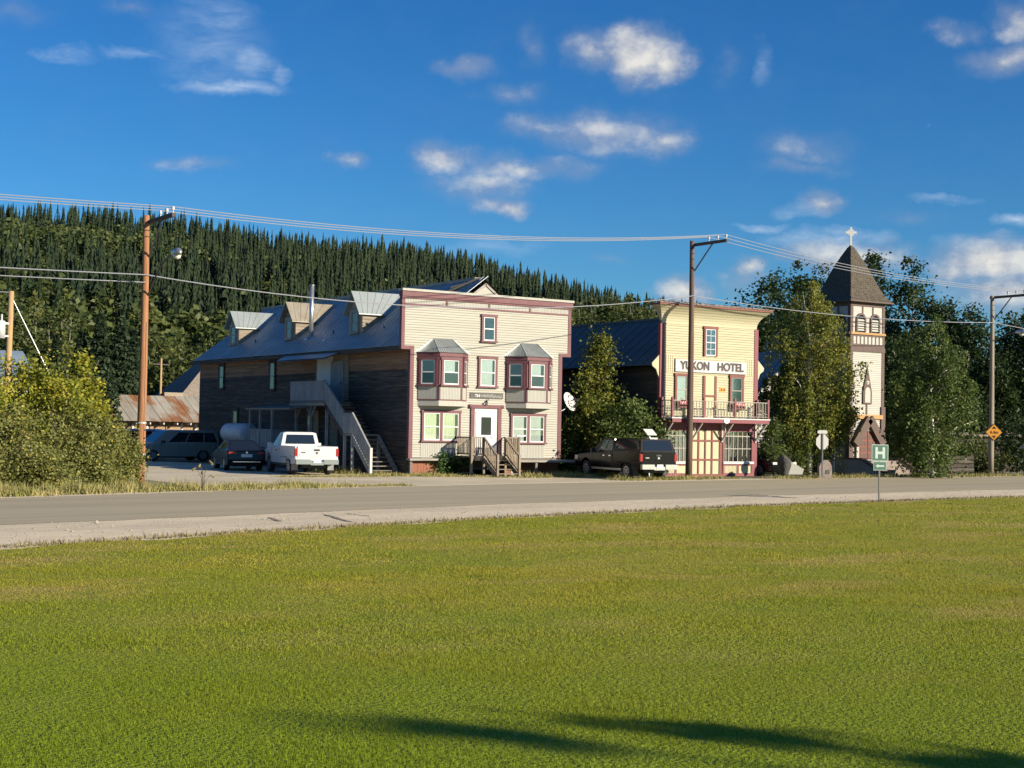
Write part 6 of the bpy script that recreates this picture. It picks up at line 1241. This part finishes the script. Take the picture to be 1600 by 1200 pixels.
# ================================================================== vegetation
def leaf_quads(C, size, up=.35, droop=0.0):   # rhombic leaves at the centres C with random facing
    n = len(C); d = rng.normal(size=(n, 3)); d[:, 2] = d[:, 2] * .6 - droop; d /= np.linalg.norm(d, axis=1)[:, None]
    e = rng.normal(size=(n, 3)); e[:, 2] += up; e -= (e * d).sum(1)[:, None] * d; e /= np.linalg.norm(e, axis=1)[:, None]
    s = size * rng.uniform(.65, 1.35, n)[:, None]; a = d * s * .62; b = e * s * .42
    V = np.stack([C - a, C + b, C + a, C - b], 1).reshape(-1, 3); return V, np.arange(4 * n).reshape(-1, 4)
def crown_points(h, z0, rad, n, shape, seed_clumps, cr=.55, droop=0.0, hollow=.35):
    """Leaf centres gathered in clumps spread through the crown's volume."""
    t = rng.uniform(0, 1, seed_clumps * 3)
    if shape == 'oval': prof = lambda q: np.sin(np.pi * np.clip(q, 0, 1)**.75)**.75
    elif shape == 'cone': prof = lambda q: (1 - q)**.85 * (.35 + .65 * np.clip(q / .14, 0, 1))
    elif shape == 'poplar': prof = lambda q: np.clip(q / .15, .25, 1) * np.clip((1 - q) / .38, 0, 1)**.6
    else: prof = lambda q: np.sqrt(np.clip(1 - (q * 2 - .9)**2, .03, 1))
    r = prof(t); keep = rng.uniform(0, 1, len(t)) < r**1.3 + .04; t = t[keep][:seed_clumps]; k = len(t)
    a = rng.uniform(0, 2 * np.pi, k); lob = 1 + .22 * np.sin(a * 3 + t * 9) + .15 * np.sin(a * 5 - t * 14 + 1)
    rr = rad * prof(t) * lob * np.sqrt(rng.uniform(hollow**2, 1, k))
    Cc = np.stack([np.cos(a) * rr, np.sin(a) * rr, z0 + (h - z0) * t], 1)
    idx = rng.integers(0, k, n); csz = cr * rng.uniform(.55, 1.35, k)[idx][:, None]
    o = rng.normal(size=(n, 3)) * csz * .55; o[:, 2] *= .75
    if droop: o[:, 2] = -np.abs(rng.exponential(droop, n)) * 1.0 + .2; o[:, :2] *= .45
    tone_c = rng.uniform(.1, .75, k)[idx]
    return Cc, Cc[idx] + o, np.clip(tone_c + rng.normal(0, .17, n), 0, 1)
def trunk_limbs(h, r0, Cc, z0, nl, lean=.0, r_limb=.3, stems=1, sway=.15):
    b = MB(); tops = []
    for s in range(stems):
        a = s * 2.4 + 1; off = .12 * (stems > 1)
        pts = [(off * math.cos(a) * (1 + i * .5) + sway * math.sin(i * 1.3 + s * 2) * i / 6 + lean * i / 7, off * math.sin(a) * (1 + i * .5) + sway * math.cos(i * 1.7 + s) * i / 6, h * .95 * i / 7) for i in range(8)]
        b.tube(pts, [max(.015, r0 * (1 - .93 * i / 7)) for i in range(8)], 9); tops.append(pts)
    sel = Cc[rng.permutation(len(Cc))[:nl]]
    for c in sel:
        pts = tops[random.randrange(stems)]; zb = max(z0 * .75, c[2] - .45 * math.hypot(c[0], c[1]) - .5); zb = min(zb, h * .85); i = min(6, int(zb / (h * .95) * 7)); f = zb / (h * .95) * 7 - i
        p0 = Vector(pts[i]).lerp(Vector(pts[i + 1]), f); c = Vector(c); md = p0.lerp(c, .55) + Vector((0, 0, .12 * (c - p0).length)); rr = r0 * (1 - .9 * zb / h) * r_limb * 1.6
        b.tube([p0, md, c], [rr, rr * .6, rr * .22], 6)
    return b
def tree(name, base, label, cat='tree', group=None, h=8, rad=2.5, z0=1.5, n=9000, leaf=.15, shape='oval', lmat='leaf_poplar', bark='bark', clumps=160, cr=.6, r0=.14, nl=40, droop=0.0, stems=1, hollow=.35, tone=0.0, lean=0.0):
    T = thing(name, base, label, cat, group, base=False)
    Cc, P, t = crown_points(h, z0, rad, n, shape, clumps, cr, droop, hollow)
    P[:, 2] = np.maximum(P[:, 2], .12)
    V, F = leaf_quads(P, leaf, droop=.8 if droop else .15)
    np_obj('crown', V, F, lmat, T, tone=np.repeat(np.clip(t + tone, 0, 1), 4))
    trunk_limbs(h, r0, Cc, z0, nl, lean, stems=stems).build('trunk', bark, T, True)
    return T
def V2(x, y, v): p = onv(x, y, v); return (p[0], p[1], 0.0), p[2]
# --- between the two false fronts
b_, top_ = V2(938, 512, 60.0); tree('aspen_tree', b_, 'tall narrow yellow-green aspen between the cream house and the hotel', h=top_, rad=2.0, z0=.9, n=11000, leaf=.13, shape='cone', lmat='leaf_birch', clumps=230, cr=.5, r0=.1, nl=50, tone=-.1)
b_, top_ = V2(915, 600, 62.0); tree('young_poplar', b_, 'dark leafy young poplar close behind the satellite dish', h=top_, rad=1.9, z0=.4, n=8000, leaf=.13, shape='round', lmat='leaf_birch_green', clumps=150, cr=.55, r0=.08, tone=-.1)
b_, top_ = V2(985, 622, 58.2); tree('young_poplar', b_, 'low spreading young poplar above the black pickup', h=top_, rad=1.7, z0=.4, n=7000, leaf=.13, shape='round', lmat='leaf_birch_green', clumps=130, cr=.5, r0=.07)
b_, top_ = V2(893, 655, 60.8); tree('young_poplar', b_, 'small shaded poplar sapling against the maroon house corner', h=top_, rad=1.2, z0=.2, n=4500, leaf=.12, shape='round', lmat='leaf_birch_green', clumps=90, cr=.5, r0=.05, tone=-.15)
# --- birch in front of the church, with its neighbours
bb = onv(1266, 745, 58.4); tree('birch_tree', (bb[0], bb[1], 0), 'tall weeping yellowing birch with white stems in front of the church', h=10.5, rad=2.2, z0=1.2, n=24000, leaf=.115, shape='poplar', lmat='leaf_birch', bark='birch_bark', clumps=300, cr=.6, r0=.12, nl=60, droop=.55, stems=2, hollow=.2)
bb = onv(1230, 745, 59.4); tree('birch_tree', (bb[0], bb[1], 0), 'shorter dense green birch between the hotel and the weeping birch', h=6.0, rad=2.0, z0=.6, n=16000, leaf=.115, shape='round', lmat='leaf_birch_green', bark='birch_bark', clumps=150, cr=.55, r0=.09, nl=50, droop=.45, hollow=.2)
bb = onv(1209, 746, 57.6); tree('larch_sapling', (bb[0], bb[1], 0), 'slender feathery larch sapling beside the hotel corner post', h=3.3, rad=.75, z0=.5, n=3500, leaf=.08, shape='cone', lmat='leaf_birch_green', bark='pale_bark', clumps=90, cr=.3, r0=.035, nl=30)
bb = onv(1302, 746, 58.6); tree('birch_tree', (bb[0], bb[1], 0), 'slim drooping birch close against the church tower corner', h=5.4, rad=1.0, z0=1.5, n=6000, leaf=.11, shape='oval', lmat='leaf_birch', bark='birch_bark', clumps=80, cr=.45, r0=.07, nl=30, droop=.5, tone=-.12)
bb = gnd(1456, 747); tree('birch_tree', (bb[0], bb[1], 0), 'weeping green birch with a white trunk near the diamond sign', h=8.8, rad=2.0, z0=.7, n=24000, leaf=.12, shape='poplar', lmat='leaf_birch_green', bark='birch_bark', clumps=260, cr=.65, r0=.13, nl=34, droop=.6, hollow=.45, tone=-.08)
# --- big trees behind the church
BIG = [(1200, 428, 78, 3.3, 'broad dark poplar behind the nave roof'), (1243, 402, 82, 3.0, 'tall ragged poplar just behind the weeping birch'), (1292, 392, 86, 3.1, 'tall poplar rising behind the shingled spire'), (1182, 468, 84, 2.8, 'dark poplar showing beside the hotel cornice'),
       (1362, 396, 84, 2.4, 'slim poplar on the far side of the spire'), (1425, 400, 80, 3.5, 'tallest full poplar to the sunny side of the church tower'), (1395, 520, 72, 2.8, 'dark poplar close behind the church tower'), (1478, 470, 76, 2.8, 'poplar with a thin top near the tall full poplar'),
       (1512, 478, 74, 3.0, 'rounded poplar behind the pale grey pole'), (1545, 560, 70, 2.6, 'lower bushy poplar behind the diamond sign'), (1582, 490, 78, 3.0, 'dense poplar over the small kiosk'), (1612, 480, 72, 3.0, 'dark poplar at the end of the tree row'), (1492, 600, 66, 2.0, 'small shaded poplar behind the board fence'), (1640, 520, 68, 3.0, 'last leafy poplar beyond the small kiosk')]
for i, (x, y, v, r_, lab) in enumerate(BIG):
    b_, top_ = V2(x, y, v); tree('poplar_tree', b_, lab, group='poplars behind the church', h=top_, rad=r_, z0=.5, n=13500, leaf=.20, shape='oval', lmat='leaf_poplar', bark='pale_bark', clumps=210, cr=.8, r0=.2, nl=45, hollow=.3, tone=random.uniform(-.12, .1))
for x, y, v, lab in ((1528, 690, 60, 'small yellowing shrub under the diamond sign'), (1590, 640, 60, 'leafy shrub by the kiosk'), (1420, 660, 64, 'dark shrub beside the church steps')):
    b_, top_ = V2(x, y, v); tree('shrub', b_, lab, 'shrub', h=top_, rad=1.5, z0=.15, n=4500, leaf=.13, shape='round', lmat='leaf_aspen' if 'yellow' in lab else 'leaf_poplar', clumps=90, cr=.5, r0=.05, nl=20)
# --- roadside bushes
BU = [(8, 560, 54, 1.8, 'leaf_yellow', 'green-yellow poplar bush in front of the white house'), (60, 556, 53.4, 1.5, 'leaf_yellow', 'bushy young poplar under the tan transformer pole'), (128, 552, 53.5, 1.15, 'leaf_yellow', 'bright yellow-green young poplar with a pointed top'), (96, 572, 52.5, 1.3, 'leaf_yellow', 'rounded green-yellow bush among the young poplars'), (-30, 575, 52, 2.0, 'leaf_yellow', 'yellow-green bush at the end of the roadside thicket'), (148, 600, 53.0, .9, 'leaf_yellow', 'slim yellow sapling with a pointed tip near the rusty roof'),
      (22, 628, 49.8, 1.3, 'leaf_willow', 'feathery grey-green willow with a few golden twigs by the asphalt'), (70, 640, 50.4, 1.2, 'leaf_willow', 'loose feathery willow in the roadside thicket'), (112, 628, 51.0, 1.2, 'leaf_willow', 'tall feathery willow under the yellow poplar'), (140, 645, 51.4, 1.0, 'leaf_willow', 'thin willow in front of the rusty roof'), (168, 654, 51.9, .72, 'leaf_willow', 'open willow bush near the orange-brown pole'), (190, 682, 52.3, .5, 'leaf_willow', 'low willow shoots against the orange-brown pole'), (-20, 640, 48.8, 1.5, 'leaf_willow', 'willow at the far end of the thicket'), (48, 700, 48.2, .9, 'leaf_willow', 'low willow shoots close to the asphalt'), (135, 705, 49.9, .9, 'leaf_willow', 'short willow shoots at the verge below the thicket')]
for x, y, v, r_, lm_, lab in BU:
    b_, top_ = V2(x, y, v); tree('willow_bush' if 'willow' in lm_ else 'poplar_bush', b_, lab, 'bush', 'roadside bushes', h=top_, rad=r_ * 1.15, z0=.05, n=7500, leaf=.08 if 'willow' in lm_ else .105, shape='cone' if ('pointed' in lab or 'feathery' in lab) else 'poplar', lmat=lm_, clumps=150, cr=.36, r0=.045, nl=60, hollow=.15, stems=4)
p = gnd(686, 742); tree('leafy_bush', (p[0], p[1] - .1, 0), 'low dark green leafy bush beside the front porch', 'bush', h=1.15, rad=1.15, z0=.05, n=5000, leaf=.10, shape='round', lmat='leaf_bush', clumps=120, cr=.25, r0=.03, nl=30, hollow=.2)
# tall dry stalk at the roadside
p = gnd(317, 768); T = thing('dry_thistle', p, 'tall bent dry weed with pale seed heads at the road edge', 'weed', base=False)
b = MB(); hd = MB()
for q in range(5):
    a = q * 1.3; L = .55 + .12 * q; pts = [(0, 0, 0), (.06 * math.cos(a), .06 * math.sin(a), L * .6), (.25 * math.cos(a), .25 * math.sin(a), L), (.38 * math.cos(a), .38 * math.sin(a), L * .88)]; b.tube(pts, [.014, .011, .008, .005], 5); hd.tube([pts[2], pts[3]], [.02, .05], 7)
b.build('stalk', 'bark', T); hd.build('seed_head', 'dry_grass', T)
# --- middle distance: spruces and aspens at the foot of the hill
def spruce_mesh(h, rad, n, leaf, seed):
    t = rng.uniform(0, 1, n)**.85; tiers = np.floor(t * 17) / 17 + rng.uniform(0, .035, n); a = rng.integers(0, 11, n) * (2 * np.pi / 11) + tiers * 40 + rng.normal(0, .16, n)
    rr = rad * (1 - tiers)**.9 * (rng.uniform(.05, 1, n)**.6) + .03; z = h * (.05 + .95 * tiers) - rr * .42 + rng.normal(0, .05, n)
    C = np.stack([np.cos(a) * rr, np.sin(a) * rr, np.maximum(z, .1)], 1)
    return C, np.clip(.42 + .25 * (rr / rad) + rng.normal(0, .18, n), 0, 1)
def spruce(base, h, rad, n, leaf, label, group, mt='needle'):
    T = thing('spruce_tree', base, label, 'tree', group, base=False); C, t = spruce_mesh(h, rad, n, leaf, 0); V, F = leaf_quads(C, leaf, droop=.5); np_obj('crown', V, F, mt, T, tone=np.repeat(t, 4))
    MB().tube([(0, 0, 0), (0, 0, h * .5), (0, 0, h * .97)], [h * .014, h * .009, .01], 7).build('trunk', 'bark', T); return T
for x, y, v, r_, lab in ((158, 486, 106, 2.3, 'tall dark spruce standing behind the yellow bushes'), (190, 478, 112, 2.5, 'broad dark spruce behind the rusty shed roof'), (128, 515, 115, 2.2, 'dark spruce rising beside the tan transformer pole'), (210, 512, 120, 2.2, 'spruce half hidden by the orange-brown pole'), (88, 520, 125, 2.0, 'shorter spruce near the tan pole guy wire')):
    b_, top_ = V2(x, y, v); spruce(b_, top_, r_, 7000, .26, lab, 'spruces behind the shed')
ASP = [(20, 450, 150), (55, 462, 158), (95, 470, 150), (35, 505, 128), (75, 490, 140), (110, 460, 175), (245, 520, 140), (262, 534, 150), (285, 528, 158), (305, 540, 145), (322, 535, 165), (232, 545, 132), (270, 560, 128), (296, 562, 130), (-20, 470, 140), (340, 520, 175),
       (905, 462, 140), (925, 470, 150), (945, 466, 145), (965, 470, 152), (985, 462, 148), (1003, 470, 150), (1020, 466, 142), (1040, 478, 150), (1065, 474, 160), (895, 476, 130), (955, 458, 165), (1100, 486, 150), (1140, 488, 160), (1165, 492, 150)]
for i, (x, y, v) in enumerate(ASP):
    b_, top_ = V2(x, y, v); front = x < 500
    tree('aspen_tree', b_, 'light green leafy aspen at the foot of the wooded hill' if front else 'olive green aspen in the row behind the hotel roof', group='aspens below the hill' if front else 'aspens behind the hotel', h=top_, rad=2.3 * random.uniform(.8, 1.2), z0=top_ * .15, n=3800, leaf=.30, shape='oval' if front else 'poplar', lmat='leaf_aspen', bark='pale_bark', clumps=75, cr=.7, r0=.12, nl=14, tone=random.uniform(-.12, .15))
# --- the wooded hill: a mass of spruce with single trees standing out
def spruce_lo(tiers=13, sp=10):
    V = []; F = []
    for k in range(tiers):
        t = k / tiers; zt = .10 + .90 * (k + 1.7) / (tiers + .7); zb = .05 + .90 * t; r_ = .098 * (1 - t)**.85 + .008; o = len(V); V.append((0, 0, min(zt, 1)))
        for j in range(sp):
            a = 2 * math.pi * j / sp + k * .7; q = r_ * (1.15 if j % 2 else .62) * (1 + .2 * math.sin(j * 5 + k * 3)); V.append((math.cos(a) * q, math.sin(a) * q, zb - (.02 if j % 2 else -.02)))
        for j in range(sp): F.append((o, o + 1 + j, o + 1 + (j + 1) % sp))
    return np.array(V), np.array(F)
SV = []; 
for q in range(4):
    v_, f_ = spruce_lo(12 + q % 3, 8 + q % 2); SV.append((v_, f_))
def decid_lo(n=130):
    a = rng.normal(size=(n, 3)); a /= np.linalg.norm(a, axis=1)[:, None]; a *= rng.uniform(.45, 1.05, n)[:, None]; C = a * np.array([.22, .22, .38]) + np.array([0, 0, .58]); V, F = leaf_quads(C, .085); F3 = np.concatenate([F[:, [0, 1, 2]], F[:, [0, 2, 3]]]); return V, F3
DV = [decid_lo() for _ in range(3)]
pts = []
for i in range(len(RD) - 1):
    if i < 1 or i > len(RD) - 3: continue
    seg = math.dist(RD[i][:2], RD[i + 1][:2]); nseg = int(seg * 330 * .046)
    for _ in range(nseg):
        t = random.random(); s = random.uniform(0.02, 1.06); x, y, z = hill_pt(i, t, s); pts.append((x, y, z, s, i + t))
pts = np.array(pts)
def camang(p):                               # bearing from the camera and elevation of a point
    return np.degrees(np.arctan2(p[:, 0], p[:, 1])) - math.degrees(YAW), np.degrees(np.arctan2(p[:, 2] - CAMH, np.hypot(p[:, 0], p[:, 1])))
bear, elev = camang(pts); keep = (np.abs(bear) < 24) & (elev > .6); pts = pts[keep]; bear = bear[keep]
low = pts[:, 3]; leafy = (np.sin(pts[:, 0] * .031 + 1) * np.sin(pts[:, 1] * .027) + rng.normal(0, .35, len(pts)) + (.95 - low * 1.9) + .25 * (bear < -8)) > .42
hgt = np.where(leafy, rng.uniform(6, 11.5, len(pts)), 8 + 8.5 * rng.beta(2.2, 1.6, len(pts)))
dist = np.hypot(pts[:, 0], pts[:, 1]); app = hgt / dist
cand = np.where((~leafy) & ((low > .93) | ((low > .12) & (low < .5) & (bear < -10))))[0]
cand = cand[np.argsort(-(app[cand] + .02 * (low[cand] > .93)))][:290]
single = np.zeros(len(pts), bool); single[cand] = True
VV = []; FF = []; TT = []; k = 0; VD = []; FD = []; TD = []; kd = 0
meshes = []
for q in range(4):
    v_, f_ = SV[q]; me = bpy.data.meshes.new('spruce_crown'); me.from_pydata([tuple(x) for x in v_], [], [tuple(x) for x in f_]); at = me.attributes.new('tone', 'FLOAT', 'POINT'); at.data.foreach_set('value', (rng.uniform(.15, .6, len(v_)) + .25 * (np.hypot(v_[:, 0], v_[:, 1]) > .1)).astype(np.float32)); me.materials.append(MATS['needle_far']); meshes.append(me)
for i in range(len(pts)):
    x, y, z, s, _ = pts[i]; h = hgt[i]; a = rng.uniform(0, 6.28); ca, sa = math.cos(a), math.sin(a)
    if single[i]:
        o = bpy.data.objects.new('spruce_tree', meshes[i % 4]); COL.objects.link(o); o.location = (x, y, z - .3); q_ = h * rng.uniform(.75, 1.3); o.scale = (q_, q_, h); o.rotation_euler = (0, 0, a)
        tag(o, 'pointed spruce on the skyline of the wooded hill' if s > .93 else 'dark spruce on the lower slope of the wooded hill', 'tree', 'single spruces on the hill'); continue
    v_, f_ = (DV[i % 3] if leafy[i] else SV[i % 4]); w = h * (1.0 if not leafy[i] else 1.1) * rng.uniform(.7, 1.35)
    X = np.stack([(v_[:, 0] * ca - v_[:, 1] * sa) * w + x, (v_[:, 0] * sa + v_[:, 1] * ca) * w + y, v_[:, 2] * h + z - .3], 1)
    tb = rng.uniform(.0, .7); tn = np.clip(tb + rng.uniform(-.15, .3, len(v_)), 0, 1)
    if leafy[i]: VD.append(X); FD.append(f_ + kd); TD.append(tn); kd += len(X)
    else: VV.append(X); FF.append(f_ + k); TT.append(tn); k += len(X)
leafmat('leaf_far', [(0, (.045, .068, .018)), (.5, (.080, .105, .028)), (1, (.135, .15, .04))], .3)
tag(np_obj('spruce_forest', np.concatenate(VV), np.concatenate(FF), 'needle_far', tone=np.concatenate(TT)), 'dense dark spruce forest covering the hillside', 'forest', kind='stuff')
tag(np_obj('aspen_wood', np.concatenate(VD), np.concatenate(FD), 'leaf_far', tone=np.concatenate(TD)), 'pale green aspen wood on the lower hillside', 'forest', kind='stuff')
# --- off to the side, out of the picture: the two trees whose shadows lie on the lawn
for (px_, py_), hh, rr_, lab in (((300, 1097), 11.0, 1.1, 'tallest slender poplar on the lawn'), ((520, 1122), 9.2, 1.1, 'mid-sized poplar on the lawn beside the tallest'), ((760, 1112), 7.2, 1.0, 'smallest poplar on the lawn of the three together'), ((1425, 914), 8.0, .9, 'lone poplar on the lawn nearest the road')):
    g = gnd(px_, py_); L = hh / math.tan(SUN_EL); tree('poplar_tree', (g[0] + math.sin(SUN_AZ) * L, g[1] + math.cos(SUN_AZ) * L, 0), lab, group='poplars on the lawn', h=hh, rad=rr_, z0=hh * .12, n=5500, leaf=.15, shape='cone', lmat='leaf_poplar', clumps=95, cr=.34, r0=.09, nl=22, hollow=.1)
# --- weeds along the walls and the verge
VV = []; FF = []; TT = []; k = 0
def weeds(xa, ya, xb, yb, n, spread, h0, h1, w):
    global k
    t = rng.uniform(0, 1, n); x = xa + (xb - xa) * t + rng.normal(0, spread, n); y = ya + (yb - ya) * t + rng.normal(0, spread, n); hh_ = h0 + (h1 - h0) * rng.uniform(0, 1, n)**2.2 * (.55 + .45 * np.sin(x * 2.3 + 1) * np.sin(x * 5.1)); V, F, T = blades(x, y, np.maximum(hh_, .03), np.full(n, w), .8, .005); VV.append(V); FF.append(F + k); TT.append(T); k += len(V)
weeds(31.0, 59.3, 35.5, 58.9, 3500, .35, .06, .32, .03); weeds(38.8, 57.6, 43.5, 57.3, 4200, .5, .08, .45, .03); weeds(33.6, 58.6, 38.5, 56.6, 2600, .3, .04, .16, .03)
weeds(40.8, 53.3, 46.5, 54.4, 5000, .35, .06, .34, .03); weeds(46.5, 54.5, 49, 54.5, 900, .12, .05, .25, .03); weeds(51.3, 54.1, 58, 55.2, 4200, .4, .05, .3, .03); weeds(58, 55.6, 72, 56.0, 6000, .35, .05, .4, .03); weeds(31.2, 61, 31.4, 66, 1800, .35, .05, .5, .03)
weeds(8, 44.0, 17.8, 47.9, 9000, .55, .12, .6, .03); weeds(17.8, 47.6, 24.0, 49.4, 7000, .65, .06, .42, .025); weeds(24.0, 49.2, 27.5, 49.4, 2500, .25, .04, .2, .025); weeds(26.5, 58.5, 31.5, 58.6, 3200, .3, .03, .14, .03); weeds(-2, 40.5, 9, 44.5, 6000, .6, .12, .6, .03)
wd = np_obj('roadside_weeds', np.concatenate(VV), np.concatenate(FF), 'weed', tone=np.concatenate(TT)); tag(wd, 'unmown weeds and dry grass along the walls and the road edge', 'grass', kind='stuff')
